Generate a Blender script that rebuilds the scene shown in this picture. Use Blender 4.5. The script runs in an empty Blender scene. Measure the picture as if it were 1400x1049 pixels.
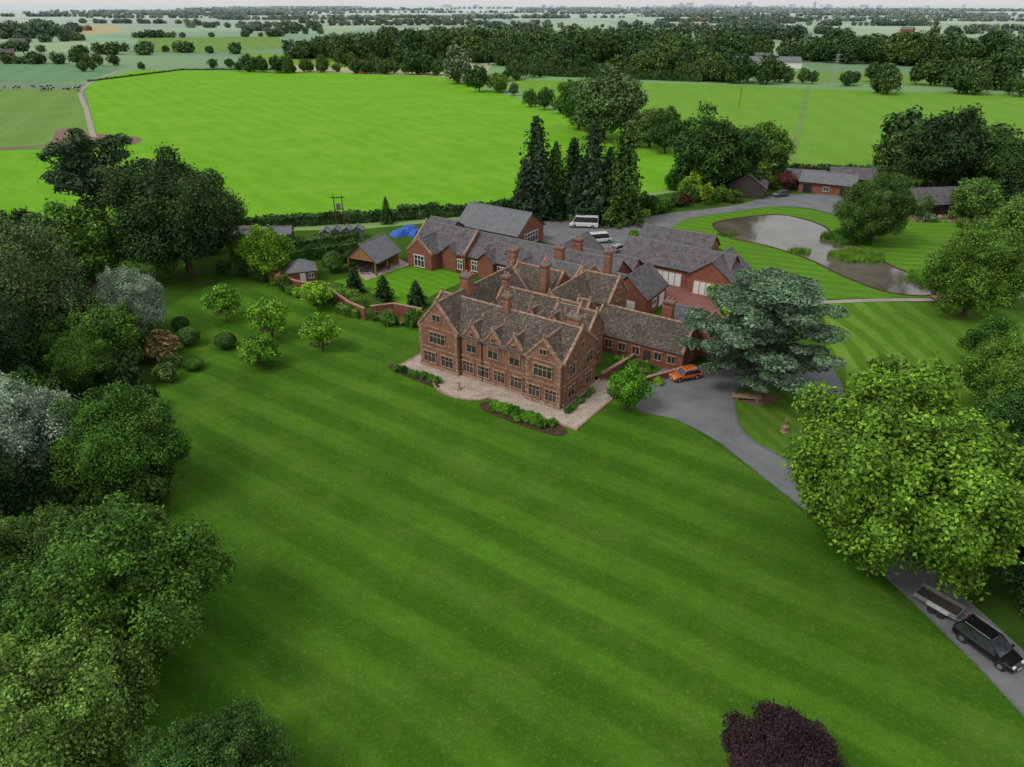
import bpy, bmesh, math, random, time
import numpy as np
from mathutils import Vector, Matrix
random.seed(7)
RG=np.random.default_rng(7)
T0=time.time()
# ------------------------------------------------------------------ image pixels to ground
H=45.0; F=933.0; PI=math.pi
PT=math.radians(29.0); cp,sp=math.cos(PT),math.sin(PT)
def G(px,py,h=0.0):
    """image pixel projected through the camera -> metres on the level at height h"""
    u=(px-700)/F; t=(py-524.5)/F
    k=(H-h)/(sp+cp*t)
    return (u*k,(cp-sp*t)*k)
def GP(l,h=0): return [G(a,b,h) for a,b in l]
sc=bpy.context.scene
COL=sc.collection
# ------------------------------------------------------------------ node helpers
class NT:
    def __init__(s,name,rough=.8,spec=.3):
        m=bpy.data.materials.new(name); m.use_nodes=True; s.m=m; s.t=m.node_tree
        s.b=s.t.nodes['Principled BSDF']; s.b.inputs['Roughness'].default_value=rough
        s.b.inputs['Specular IOR Level'].default_value=spec
        s._pos=None
    def n(s,ty,**k):
        x=s.t.nodes.new(ty)
        for a,b in k.items(): setattr(x,a,b)
        return x
    def set(s,sock,v):
        if isinstance(v,bpy.types.NodeSocket): s.t.links.new(v,sock)
        elif isinstance(v,tuple) and len(v)==3 and sock.type=='RGBA': sock.default_value=(*v,1)
        else: sock.default_value=v
    def math(s,op,a,b=0.0,c=0.0,clamp=False):
        x=s.n('ShaderNodeMath',operation=op,use_clamp=clamp)
        s.set(x.inputs[0],a); s.set(x.inputs[1],b); s.set(x.inputs[2],c); return x.outputs[0]
    def mix(s,f,a,b,bt='MIX'):
        x=s.n('ShaderNodeMix',data_type='RGBA',blend_type=bt)
        s.set(x.inputs['Factor'],f); s.set(x.inputs[6],a); s.set(x.inputs[7],b); return x.outputs[2]
    def pos(s):
        if s._pos is None: s._pos=s.n('ShaderNodeNewGeometry').outputs['Position']
        return s._pos
    def xyz(s,v):
        x=s.n('ShaderNodeSeparateXYZ'); s.set(x.inputs[0],v); return x.outputs
    def noise(s,scale,detail=3,rough=.55,vec=None,lo=.35,hi=.65):
        x=s.n('ShaderNodeTexNoise'); s.set(x.inputs['Vector'],vec or s.pos())
        x.inputs['Scale'].default_value=scale; x.inputs['Detail'].default_value=detail; x.inputs['Roughness'].default_value=rough
        r=s.n('ShaderNodeMapRange'); s.set(r.inputs[0],x.outputs['Fac']); r.inputs[1].default_value=lo; r.inputs[2].default_value=hi
        return r.outputs[0]
    def uv(s): return s.n('ShaderNodeTexCoord').outputs['UV']
    def bump(s,h,st=.3,d=.05):
        x=s.n('ShaderNodeBump'); s.set(x.inputs['Height'],h); x.inputs['Strength'].default_value=st; x.inputs['Distance'].default_value=d
        s.set(s.b.inputs['Normal'],x.outputs[0])
    def col(s,c): s.set(s.b.inputs['Base Color'],c); return s.m
def simple(name,c,rough=.6,var=.25,scale=3.0,metal=0,spec=.4):
    N=NT(name,rough,spec); N.b.inputs['Metallic'].default_value=metal
    a=tuple(x*(1-var) for x in c); b=tuple(min(1,x*(1+var)) for x in c)
    return N.col(N.mix(N.noise(scale,4),a,b))
def brick_mat(name,c1,c2,mortar,bw,rh,ms,patch=(.5,.5,.5),pf=.5,off=.5,rough=.9,lich=None,stain=.35):
    N=NT(name,rough,.15); u=N.uv()
    x=N.n('ShaderNodeTexBrick'); N.set(x.inputs['Vector'],u); x.offset=off
    x.inputs['Scale'].default_value=1; x.inputs['Brick Width'].default_value=bw; x.inputs['Row Height'].default_value=rh
    x.inputs['Mortar Size'].default_value=ms; x.inputs['Mortar Smooth'].default_value=.3; x.inputs['Bias'].default_value=0
    N.set(x.inputs['Color1'],c1); N.set(x.inputs['Color2'],c2); N.set(x.inputs['Mortar'],mortar)
    f=N.math('MULTIPLY',N.noise(.8,5,.7,lo=.42,hi=.6),pf)
    c=N.mix(f,x.outputs['Color'],patch)
    c=N.mix(N.math('MULTIPLY',N.noise(5,3,.7,lo=.45,hi=.65),stain),c,tuple(v*.4 for v in c1))
    if lich: c=N.mix(N.math('MULTIPLY',N.noise(2.6,6,.8,lo=.52,hi=.64),.6),c,lich)
    N.bump(x.outputs['Fac'],.35,-.02)
    return N.col(c)
# ------------------------------------------------------------------ materials
M={}
M['brick']=brick_mat('sandstone_brick',(.285,.120,.075),(.175,.066,.045),(.28,.17,.12),.45,.15,.012,(.35,.20,.135),.65,stain=.6)
M['brick2']=brick_mat('red_brick',(.27,.09,.052),(.20,.064,.04),(.24,.14,.11),.25,.085,.01,(.30,.13,.08),.5,stain=.4)
M['stone']=simple('stone_trim',(.31,.20,.145),.9,.35,2.5,spec=.1)
M['sroof']=brick_mat('stone_slate_roof',(.165,.13,.105),(.075,.06,.05),(.022,.018,.015),.6,.36,.035,(.055,.05,.038),.7,lich=(.29,.255,.20),stain=.5)
M['groof']=brick_mat('grey_slate_roof',(.125,.115,.13),(.068,.064,.073),(.03,.028,.03),.45,.3,.022,(.175,.16,.16),.5,rough=.7,lich=(.22,.20,.18))
M['lroof']=brick_mat('pale_slate_roof',(.17,.18,.195),(.13,.14,.15),(.07,.07,.075),.5,.35,.02,(.21,.21,.215),.4,rough=.6)
M['glass']=simple('window_glass',(.03,.035,.04),.12,.5,1.5,spec=.8)
M['white']=simple('white_paint',(.70,.70,.68),.5,.06)
M['pot']=simple('terracotta',(.38,.17,.09),.8,.2)
M['lead']=simple('lead_grey',(.13,.135,.14),.6,.2)
M['timber']=simple('dark_timber',(.05,.037,.03),.8,.3,6)
M['oak']=simple('oak_timber',(.30,.15,.075),.7,.25,6)
M['metal']=simple('galvanised_metal',(.40,.41,.42),.4,.15,metal=.6)
M['bark']=simple('bark',(.09,.065,.05),.95,.4,4,spec=.1)
M['soil']=simple('soil',(.07,.045,.03),1,.35,3,spec=.05)
M['blue']=simple('blue_tarpaulin',(.02,.10,.45),.45,.3,1.5)
M['paintgreen']=simple('green_paint',(.08,.17,.12),.6,.2)
M['rubber']=simple('tyre_rubber',(.02,.02,.02),.85,.2)
M['alloy']=simple('alloy_wheel',(.4,.4,.42),.3,.1,metal=.8)
M['lamp']=simple('headlamp_glass',(.65,.67,.7),.1,.05,spec=.8)
M['tail']=simple('tail_lamp',(.4,.02,.02),.2,.1,spec=.8)
M['trim']=simple('black_trim',(.02,.02,.02),.5,.1)
def paint(name,c,coat=.6,rough=.28):
    m=simple(name,c,rough,.06,1.5,spec=.5)
    m.node_tree.nodes['Principled BSDF'].inputs['Coat Weight'].default_value=coat
    return m
def leaf_material():
    N=NT('foliage',.7,.15)
    oi=N.n('ShaderNodeObjectInfo'); ge=N.n('ShaderNodeNewGeometry')
    c=oi.outputs['Color']
    r=ge.outputs['Random Per Island']
    k=N.math('MULTIPLY_ADD',N.math('POWER',r,1.6),1.45,.62)
    k2=N.math('MULTIPLY_ADD',N.noise(.42,4,.65),1.1,.5)
    k3=N.math('MULTIPLY_ADD',oi.outputs['Random'],.45,.78)
    kk=N.math('MULTIPLY',N.math('MULTIPLY',k,k2),k3)
    v=N.n('ShaderNodeVectorMath',operation='SCALE'); N.set(v.inputs[0],c); N.set(v.inputs['Scale'],kk)
    hs=N.n('ShaderNodeHueSaturation'); N.set(hs.inputs['Color'],v.outputs[0])
    N.set(hs.inputs['Hue'],N.math('MULTIPLY_ADD',N.math('ADD',oi.outputs['Random'],r),-.026,.522))
    return N.col(hs.outputs[0])
M['leaf']=leaf_material()
def grass(name,ca,cb,ang=0,period=4.5,contrast=1.0,centre=None,patch=None,pf=.5,warp=.6,fine=.25,thin=.12,amp=1.0,dry=None):
    N=NT(name,.95,.06)
    X=N.xyz(N.pos())
    if centre is None:
        s=N.math('ADD',N.math('MULTIPLY',X[0],math.cos(ang)),N.math('MULTIPLY',X[1],math.sin(ang)))
    else:
        dx=N.math('SUBTRACT',X[0],centre[0]); dy=N.math('SUBTRACT',X[1],centre[1])
        s=N.math('SQRT',N.math('ADD',N.math('MULTIPLY',dx,dx),N.math('MULTIPLY',dy,dy)))
    s=N.math('ADD',s,N.math('MULTIPLY',N.noise(.06,2),warp))
    w=N.math('SINE',N.math('MULTIPLY',s,2*PI/period))
    w=N.math('MULTIPLY_ADD',w,1.2*contrast,.5,clamp=True)
    w=N.math('MULTIPLY',w,N.math('MULTIPLY_ADD',N.noise(.035,4,.65),.7*amp,.3*amp))
    c=N.mix(w,ca,cb)
    dk=tuple(v*.62 for v in ca)
    c=N.mix(N.math('MULTIPLY',N.noise(.045,6,.65,lo=.42,hi=.68),pf),c,patch or dk)
    c=N.mix(N.math('MULTIPLY',N.noise(.7,5,.75,lo=.4,hi=.65),.35),c,dk)
    if dry: c=N.mix(N.math('MULTIPLY',N.noise(.11,7,.75,lo=.48,hi=.68),.6),c,dry)
    c=N.mix(N.math('MULTIPLY',N.noise(7,3,.8,lo=.42,hi=.62),fine),c,tuple(v*.42 for v in ca))
    c=N.mix(N.math('MULTIPLY',N.noise(3,4,.85,lo=.54,hi=.68),fine*1.3),c,(cb[0]*1.7,cb[1]*1.15,cb[2]*2.5))
    if centre is None and thin:
        w2=N.math('SINE',N.math('MULTIPLY',s,2*PI/(period*.23)))
        c=N.mix(N.math('MULTIPLY',N.math('MULTIPLY_ADD',w2,.5,.5,clamp=True),thin),c,dk)
    N.bump(N.noise(6,4,.8),.5,.08)
    return N.col(c)
# ------------------------------------------------------------------ mesh builder
class MB:
    def __init__(s): s.v=[];s.f=[];s.m=[];s.mats=[]
    def mi(s,mat):
        if isinstance(mat,str): mat=M[mat]
        if mat not in s.mats: s.mats.append(mat)
        return s.mats.index(mat)
    def face(s,pts,mat):
        b=len(s.v); s.v+= [tuple(p) for p in pts]; s.f.append(tuple(range(b,b+len(pts)))); s.m.append(s.mi(mat))
    def hexa(s,p,mat):
        b=len(s.v); s.v+=[tuple(q) for q in p]; i=s.mi(mat)
        for q in ((0,3,2,1),(4,5,6,7),(0,1,5,4),(1,2,6,5),(2,3,7,6),(3,0,4,7)):
            s.f.append(tuple(b+k for k in q)); s.m.append(i)
    def box(s,x0,x1,y0,y1,z0,z1,mat,tx=0,ty=0):
        s.hexa([(x0,y0,z0),(x1,y0,z0),(x1,y1,z0),(x0,y1,z0),(x0+tx,y0+ty,z1),(x1-tx,y0+ty,z1),(x1-tx,y1-ty,z1),(x0+tx,y1-ty,z1)],mat)
    def tube(s,pts,rad,mat,n=8,cap=True):
        i=s.mi(mat); rings=[]
        for k,p in enumerate(pts):
            p=Vector(p); d=(Vector(pts[min(k+1,len(pts)-1)])-Vector(pts[max(k-1,0)])).normalized()
            a=d.cross(Vector((1,0,0)) if abs(d.x)<.8 else Vector((0,1,0))).normalized(); b2=d.cross(a)
            base=len(s.v)
            for j in range(n):
                t=2*PI*j/n; s.v.append(tuple(p+(a*math.cos(t)+b2*math.sin(t))*rad[k]))
            rings.append(base)
        for k in range(len(rings)-1):
            for j in range(n):
                s.f.append((rings[k]+j,rings[k]+(j+1)%n,rings[k+1]+(j+1)%n,rings[k+1]+j)); s.m.append(i)
        if cap:
            for r in (rings[0],rings[-1]): s.f.append(tuple(r+j for j in range(n))); s.m.append(i)
    def obj(s,name,parent=None,loc=None,rot=0,smooth=False,recalc=True,bevel=0):
        me=bpy.data.meshes.new(name); me.from_pydata(s.v,[],s.f)
        for m in s.mats: me.materials.append(m)
        me.polygons.foreach_set('material_index',s.m)
        if recalc:
            bm=bmesh.new(); bm.from_mesh(me); bmesh.ops.recalc_face_normals(bm,faces=bm.faces); bm.to_mesh(me); bm.free()
        uvl=me.uv_layers.new(name='UVMap'); 
        Z=Vector((0,0,1))
        for p in me.polygons:
            n=p.normal
            a=Z.cross(n)
            if a.length<.05: a=Vector((1,0,0))
            a.normalize(); b=n.cross(a)
            for li in p.loop_indices:
                co=me.vertices[me.loops[li].vertex_index].co
                uvl.data[li].uv=(co.dot(a),co.dot(b))
        if smooth: me.polygons.foreach_set('use_smooth',[True]*len(me.polygons))
        o=bpy.data.objects.new(name,me); COL.objects.link(o)
        if parent: o.parent=parent
        if loc: o.location=loc
        o.rotation_euler[2]=rot
        if bevel:
            b=o.modifiers.new('bevel','BEVEL'); b.width=bevel; b.segments=2; b.limit_method='ANGLE'
        return o
def empty(name,loc=(0,0,0),rot=0):
    e=bpy.data.objects.new(name,None); COL.objects.link(e); e.location=loc; e.rotation_euler[2]=rot; e.empty_display_size=1
    return e
# ------------------------------------------------------------------ sheets
def catmull(pts,closed=True,k=6):
    n=len(pts); out=[]
    P=[Vector((p[0],p[1])) for p in pts]
    rg=range(n) if closed else range(n-1)
    for i in rg:
        if closed: a,b,c,d=P[(i-1)%n],P[i],P[(i+1)%n],P[(i+2)%n]
        else: a,b,c,d=P[max(i-1,0)],P[i],P[i+1],P[min(i+2,n-1)]
        for j in range(k):
            t=j/k
            out.append(.5*((2*b)+(c-a)*t+(2*a-5*b+4*c-d)*t*t+(3*b-a-3*c+d)*t**3))
    if not closed: out.append(P[-1])
    return [(p.x,p.y) for p in out]
def sheet(name,pts,z,mat,smooth=True,k=6):
    if smooth: pts=catmull(pts,True,k)
    me=bpy.data.meshes.new(name); bm=bmesh.new()
    vs=[bm.verts.new((x,y,z)) for x,y in pts]; f=bm.faces.new(vs)
    if f.normal.z<0: f.normal_flip()
    bmesh.ops.triangulate(bm,faces=[f]); bmesh.ops.recalc_face_normals(bm,faces=bm.faces)
    bm.normal_update()
    for f in bm.faces:
        if f.normal.z<0: f.normal_flip()
    uvl=bm.loops.layers.uv.new('UVMap')
    for f in bm.faces:
        for l in f.loops: l[uvl].uv=(l.vert.co.x,l.vert.co.y)
    bm.to_mesh(me); bm.free(); me.materials.append(M[mat] if isinstance(mat,str) else mat)
    o=bpy.data.objects.new(name,me); COL.objects.link(o); return o
def offset(pts,d):
    out=[]
    for i,p in enumerate(pts):
        a=Vector(pts[max(i-1,0)]); b=Vector(pts[min(i+1,len(pts)-1)]); t=(b-a).normalized()
        out.append((p[0]-t.y*d,p[1]+t.x*d))
    return out
def ribbon(name,pts,w,z,mat):
    pts=catmull(pts,False,6); L=offset(pts,w/2); R=offset(pts,-w/2)
    b=MB()
    for i in range(len(pts)-1):
        b.face([(*R[i],z),(*R[i+1],z),(*L[i+1],z),(*L[i],z)],mat)
    return b.obj(name)
def edging(name,pts,w,h,mat,closed=True,z0=0):
    """low raised strip following a line (kerb, coping, wall)"""
    if closed: pts=pts+[pts[0]]
    A=offset(pts,w/2); B=offset(pts,-w/2); b=MB()
    for i in range(len(pts)-1):
        b.hexa([(*A[i],z0),(*A[i+1],z0),(*B[i+1],z0),(*B[i],z0),(*A[i],z0+h),(*A[i+1],z0+h),(*B[i+1],z0+h),(*B[i],z0+h)],mat)
    return b
# ------------------------------------------------------------------ ground
def ground_mat():
    N=NT('countryside_ground',.95,.05)
    v=N.n('ShaderNodeTexVoronoi'); v.inputs['Scale'].default_value=1/300.; N.set(v.inputs['Vector'],N.pos())
    X=N.xyz(v.outputs['Color'])
    r=N.n('ShaderNodeValToRGB'); N.set(r.inputs[0],X[0]); e=r.color_ramp; e.interpolation='CONSTANT'
    e.elements[0].position=0; e.elements[0].color=(.08,.19,.04,1); e.elements[1].position=.3; e.elements[1].color=(.13,.28,.05,1)
    for p,c in ((.5,(.11,.18,.07,1)),(.62,(.20,.32,.09,1)),(.78,(.38,.36,.19,1)),(.9,(.13,.25,.07,1))):
        q=e.elements.new(p); q.color=c
    c=N.mix(N.math('MULTIPLY',N.noise(.01,4),.25),r.outputs[0],(.06,.13,.04))
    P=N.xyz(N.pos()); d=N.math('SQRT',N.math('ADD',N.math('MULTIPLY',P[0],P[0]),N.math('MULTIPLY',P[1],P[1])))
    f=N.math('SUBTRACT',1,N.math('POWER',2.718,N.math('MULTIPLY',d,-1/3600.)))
    return N.col(N.mix(f,c,(.48,.54,.56)))  # aerial haze painted into the base colour, growing with distance from the origin
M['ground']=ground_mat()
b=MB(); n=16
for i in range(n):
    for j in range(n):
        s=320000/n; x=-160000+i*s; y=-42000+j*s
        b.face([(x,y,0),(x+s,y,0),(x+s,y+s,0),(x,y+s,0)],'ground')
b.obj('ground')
FA=math.radians(-34); NA=FA+PI/2
M['lawn']=grass('striped_lawn',(.052,.148,.010),(.108,.258,.018),NA,5.4,.9,pf=.6,fine=.36,dry=(.115,.20,.026))
M['lawn_e']=grass('east_lawn',(.085,.20,.016),(.20,.35,.045),0,3.8,1.6,centre=(-20,97),pf=.25,warp=1.2)
M['lawn_p']=grass('pond_lawn',(.09,.225,.016),(.145,.30,.03),0,3.0,.8,centre=G(1120,220),pf=.35,warp=1.5)
M['lawn_i']=grass('island_lawn',(.085,.18,.018),(.13,.25,.03),.3,2.0,1.0,pf=.3)
M['lawn_k']=grass('garden_lawn',(.10,.27,.012),(.14,.34,.02),.9,2.0,1.0,pf=.1)
M['field']=grass('pasture_field',(.14,.37,.014),(.175,.42,.022),math.radians(35),9,.5,pf=.65,patch=(.23,.43,.045),fine=.18,warp=4,thin=.05,dry=(.11,.30,.016))
M['field_r']=grass('silage_field',(.14,.31,.026),(.17,.35,.035),math.radians(-8),16,.5,pf=.5,patch=(.21,.33,.07),fine=.16,warp=3,thin=.06,dry=(.12,.26,.035))
M['field_l']=grass('grazed_field',(.14,.26,.05),(.18,.30,.07),.4,20,.4,pf=.5,patch=(.22,.28,.11),fine=.1)
M['crop']=grass('crop_field',(.13,.26,.13),(.16,.30,.15),.4,20,.4,pf=.3,patch=(.2,.29,.16),fine=.1)
M['stubble']=grass('stubble_field',(.40,.38,.20),(.46,.43,.25),.4,20,.4,pf=.3,patch=(.3,.32,.16),fine=.1)
M['rough']=grass('rough_grass',(.05,.12,.012),(.07,.15,.018),.4,9,.3,pf=.6)
def tarmac(name,c):
    N=NT(name,.9,.15)
    a=N.mix(N.noise(.25,5,.6),tuple(x*.8 for x in c),tuple(x*1.2 for x in c))
    a=N.mix(N.math('MULTIPLY',N.noise(14,2,.8),.3),a,tuple(x*1.6 for x in c))
    a=N.mix(N.math('MULTIPLY',N.noise(1.2,6,.8,lo=.55,hi=.7),.45),a,tuple(x*.55 for x in c))
    N.bump(N.noise(30,2),.3,.01); return N.col(a)
M['tarmac']=tarmac('tarmac_drive',(.15,.155,.16))
M['gravel']=tarmac('pale_gravel',(.29,.26,.21))
M['mud']=tarmac('bare_earth',(.17,.11,.075))
M['paving']=brick_mat('stone_paving',(.46,.38,.32),(.33,.265,.22),(.19,.16,.13),.9,.6,.03,(.50,.43,.36),.5,stain=.2)
M['redpave']=brick_mat('red_block_paving',(.26,.11,.09),(.19,.085,.075),(.14,.08,.07),.3,.2,.01,(.26,.15,.12),.5)
sheet('rough_grass_ground',GP([(-500,1500),(-500,330),(60,318),(310,318),(500,313),(720,292),(930,262),(1080,232),(1230,228),(1450,225),(1700,260),(2000,700),(2000,1500)]),.02,'rough',False)
sheet('main_lawn',GP([(120,1600),(190,1000),(225,800),(235,640),(215,540),(205,470),(215,425),(300,385),(350,378),(420,400),(500,440),(575,440),(700,420),(850,470),(880,540),(1060,665),(1200,800),(1400,960),(1500,1100),(1500,1600)]),.04,'lawn',False)
sheet('east_lawn',GP([(1120,416),(1210,413),(1330,416),(1420,430),(1560,520),(1700,700),(1300,720),(1180,640),(1150,560),(1128,500),(1130,450)]),.045,'lawn_e',False)
sheet('pond_lawn',GP([(905,318),(940,300),(1000,290),(1060,283),(1110,287),(1170,300),(1250,300),(1330,285),(1450,280),(1560,330),(1500,400),(1315,406),(1130,409),(1100,408),(1010,385),(1000,350),(960,330)]),.05,'lawn_p')
sheet('garden_lawn',GP([(455,385),(520,372),(585,362),(648,380),(600,400),(560,420),(505,400)]),.055,'lawn_k',False)
sheet('pasture_field',GP([(116,118),(150,105),(188,96),(400,98),(605,105),(690,130),(760,153),(872,180),(922,205),(942,235),(930,258),(720,284),(500,300),(310,309),(200,300),(150,230),(128,170)]),.05,'field',False)
sheet('silage_field',GP([(690,108),(800,112),(1000,117),(1102,122),(1080,224),(1010,215),(930,180),(880,160),(790,148),(720,130)]),.05,'field_r',False)
sheet('silage_field',GP([(1108,122),(1400,131),(1700,145),(1700,230),(1400,222),(1230,228),(1086,225)]),.05,'field_r',False)
ribbon('farm_track',GP([(1105,120),(1098,150),(1090,185),(1082,228)]),3,.06,'field_l')
sheet('grazed_field',GP([(-400,125),(112,122),(124,170),(130,190),(60,203),(-400,215)]),.05,'field_l',False)
sheet('meadow_field',GP([(-600,218),(-100,208),(60,205),(160,192),(200,250),(330,309),(150,330),(-300,340),(-600,345)]),.055,'field',False)
sheet('bare_earth_patch',GP([(78,178),(105,175),(125,182),(190,188),(180,198),(120,192),(85,197),(0,206),(-40,203),(60,198)]),.07,'mud')
ribbon('farm_track',GP([(128,188),(118,150),(112,122),(150,102),(190,93),(330,92)]),2.2,.075,'gravel')
sheet('crop_field',GP([(-400,88),(60,86),(175,92),(110,112),(-400,114)]),.05,'crop',False)
sheet('stubble_field',GP([(0,42),(50,36),(160,34),(170,44),(90,50),(20,52)]),.05,'stubble',False)
sheet('stubble_field',GP([(400,22),(560,20),(560,24),(420,27)]),.05,'stubble',False)
sheet('meadow_field',GP([(190,52),(380,50),(400,66),(300,72),(180,72)]),.05,'field_l',False)
sheet('meadow_field',GP([(330,72),(480,78),(620,88),(640,101),(480,93),(330,86)]),.05,'field_r',False)
sheet('meadow_field',GP([(1050,96),(1200,100),(1400,108),(1400,122),(1100,112)]),.05,'field_l',False)
# roads
DR=GP([(1560,1100),(1400,932),(1335,868),(1262,800),(1180,730),(1110,678),(1040,625),(980,578),(930,540),(915,515)])
ribbon('main_drive',DR,4.6,.075,'tarmac')
kp=catmull(DR,False,6); 
edging('drive_kerb',offset(kp[:40],2.4),.14,.13,'lead',False).obj('drive_kerb'); 
sheet('forecourt',GP([(872,562),(878,540),(905,505),(950,500),(985,505),(1050,500),(1120,492),(1148,520),(1160,580),(1165,640),(1130,680),(1060,660),(985,607),(925,575)]),.085,'tarmac')
isl=catmull(GP([(1003,545),(1012,532),(1050,530),(1085,538),(1112,556),(1112,600),(1092,630),(1050,616),(1013,588)]),True,6)
sheet('island_lawn',isl,.12,'lawn_i',False)
edging('island_kerb',isl,.22,.2,'lead').obj('island_kerb')
sheet('bare_earth_patch',GP([(1012,540),(1030,535),(1055,540),(1060,550),(1035,556),(1015,550)]),.13,'mud')
sheet('upper_forecourt',GP([(728,306),(770,303),(850,306),(900,294),(960,287),(1010,280),(1060,268),(1130,266),(1180,272),(1240,280),(1240,292),(1165,298),(1110,286),(1060,283),(1000,290),(940,300),(912,316),(900,330),(870,336),(850,352),(800,340),(740,330)]),.085,'tarmac')
ribbon('garden_path',GP([(1125,414),(1200,411),(1315,410),(1380,406),(1500,402)]),1.4,.09,'gravel')
ribbon('garden_path',GP([(1000,430),(1060,418),(1125,413)]),2.2,.093,'tarmac')
sheet('courtyard_paving',GP([(895,390),(990,396),(985,420),(975,452),(915,440),(905,420)]),.08,'redpave',False)
sheet('kitchen_patio',GP([(478,366),(540,352),(562,362),(500,384)]),.08,'paving',False)
# pond
def water():
    N=NT('pond_water',.03,1.0)
    N.b.inputs['IOR'].default_value=1.4
    N.bump(N.noise(1.6,3,.6),.12,.04)
    return N.col(N.mix(N.noise(.10,5,.7,lo=.4,hi=.6),(.075,.068,.048),(.135,.122,.095)))
M['water']=water()
pond=GP([(975,308),(1000,300),(1060,294),(1098,300),(1130,312),(1140,326),(1180,340),(1215,362),(1250,378),(1278,400),(1255,405),(1205,398),(1150,377),(1105,355),(1050,337),(1000,326)])
sheet('pond',pond,.075,'water')
pc=catmull(pond,True,6)
edging('pond_bank',pc,.5,.13,'soil').obj('pond_bank')
# ------------------------------------------------------------------ manor
A0=(-12.6,87.3)
def frame(name): return empty(name,(A0[0],A0[1],0),FA)
def gable(B,u0,u1,v0,v1,ze,zr,axis='u',z0=0,oh=.3,wall='brick',roof='sroof',cop=True,t=.16,ogh=.25,coping='stone'):
    pt=(lambda a,b,z:(a,b,z)) if axis=='u' else (lambda a,b,z:(b,a,z))
    a0,a1,b0,b1=(u0,u1,v0,v1) if axis=='u' else (v0,v1,u0,u1)
    bm=(b0+b1)/2; sl=(zr-ze)/(bm-b0)
    if wall:
        for b_ in (b0,b1): B.face([pt(a0,b_,z0),pt(a1,b_,z0),pt(a1,b_,ze),pt(a0,b_,ze)],wall)
        for a_ in (a0,a1): B.face([pt(a_,b0,z0),pt(a_,b1,z0),pt(a_,b1,ze),pt(a_,bm,zr),pt(a_,b0,ze)],wall)
    g=-.1 if cop else ogh
    for s,be in ((-1,b0),(1,b1)):
        bo=be+s*oh; zo=ze-oh*sl
        # laid in short lengths with a slight sag so the slopes are not dead flat
        L=(a1+g)-(a0-g); ns=max(1,int(L/2.5)); nr=3
        def zz(i,j):
            if not wall: return 0
            return random.uniform(-.035,.02) if 0<i<ns or 0<j<nr else 0
        gz=[[zz(i,j) for j in range(nr+1)] for i in range(ns+1)]
        def P_(i,j,d):
            a=a0-g+L*i/ns; q=j/nr
            return pt(a,bo+(bm-bo)*q,zo+(zr-zo)*q+d+gz[i][j])
        for i in range(ns):
            for j in range(nr): B.face([P_(i,j,t),P_(i+1,j,t),P_(i+1,j+1,t),P_(i,j+1,t)],roof)
            B.face([P_(i,0,t),P_(i+1,0,t),P_(i+1,0,.03),P_(i,0,.03)],'lead')
        B.face([P_(0,0,.03),P_(ns,0,.03),P_(ns,nr,.03),P_(0,nr,.03)],'timber')
        for i in (0,ns): B.face([P_(i,0,.03),P_(i,nr,.03),P_(i,nr,t),P_(i,0,t)],'timber')
        if wall and not cop: 
            B.hexa([pt(a0-g,bo,zo-.02),pt(a1+g,bo,zo-.02),pt(a1+g,bo+s*.13,zo-.02),pt(a0-g,bo+s*.13,zo-.02),pt(a0-g,bo,zo+.1),pt(a1+g,bo,zo+.1),pt(a1+g,bo+s*.13,zo+.1),pt(a0-g,bo+s*.13,zo+.1)],'trim')
        if cop:
            for a_,d in ((a0,-1),(a1,1)):
                x0=a_-d*.26; x1=a_+d*.10
                bo2=be+s*.18; zo2=ze-.18*sl
                B.hexa([pt(x0,bo2,zo2-.12),pt(x1,bo2,zo2-.12),pt(x1,bm,zr-.05),pt(x0,bm,zr-.05),
                        pt(x0,bo2,zo2+.34),pt(x1,bo2,zo2+.34),pt(x1,bm,zr+.40),pt(x0,bm,zr+.40)],coping)
                if s>0:
                    B.box(*( (min(x0,x1)-.02,max(x0,x1)+.02,bm-.16,bm+.16) if axis=='u' else (bm-.16,bm+.16,min(x0,x1)-.02,max(x0,x1)+.02) ),zr+.1,zr+.75,coping,.06,.06)
    B.hexa([pt(a0-g,bm-.14,zr+t-.06),pt(a1+g,bm-.14,zr+t-.06),pt(a1+g,bm+.14,zr+t-.06),pt(a0-g,bm+.14,zr+t-.06),
            pt(a0-g,bm-.05,zr+t+.12),pt(a1+g,bm-.05,zr+t+.12),pt(a1+g,bm+.05,zr+t+.12),pt(a0-g,bm+.05,zr+t+.12)],'lead' if roof!='sroof' else 'stone')
def fbox(B,face,pl,s0,s1,z0,z1,d0,d1,mat):
    """box on a wall plane: face S(-v) N(+v) E(+u) W(-u); d = distance proud of wall"""
    if face=='S': B.box(s0,s1,pl-d1,pl-d0,z0,z1,mat)
    elif face=='N': B.box(s0,s1,pl+d0,pl+d1,z0,z1,mat)
    elif face=='E': B.box(pl+d0,pl+d1,s0,s1,z0,z1,mat)
    else: B.box(pl-d1,pl-d0,s0,s1,z0,z1,mat)
def window(B,face,pl,c,zb,w,h,n=3,tr=True,fr='stone',ft=.14):
    x0,x1=c-w/2,c+w/2
    fbox(B,face,pl,x0,x1,zb,zb+h,.004,.03,'glass')
    fbox(B,face,pl,x0-ft,x0,zb,zb+h,.003,.12,fr); fbox(B,face,pl,x1,x1+ft,zb,zb+h,.003,.12,fr)
    fbox(B,face,pl,x0-ft-.05,x1+ft+.05,zb-ft,zb,.003,.16,fr); fbox(B,face,pl,x0-ft-.08,x1+ft+.08,zb+h,zb+h+ft*1.2,.003,.18,fr)
    for i in range(1,n):
        x=x0+w*i/n; fbox(B,face,pl,x-.05,x+.05,zb,zb+h,.031,.105,fr)
    if tr: fbox(B,face,pl,x0,x1,zb+h*.62,zb+h*.62+.08,.032,.10,fr)
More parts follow.
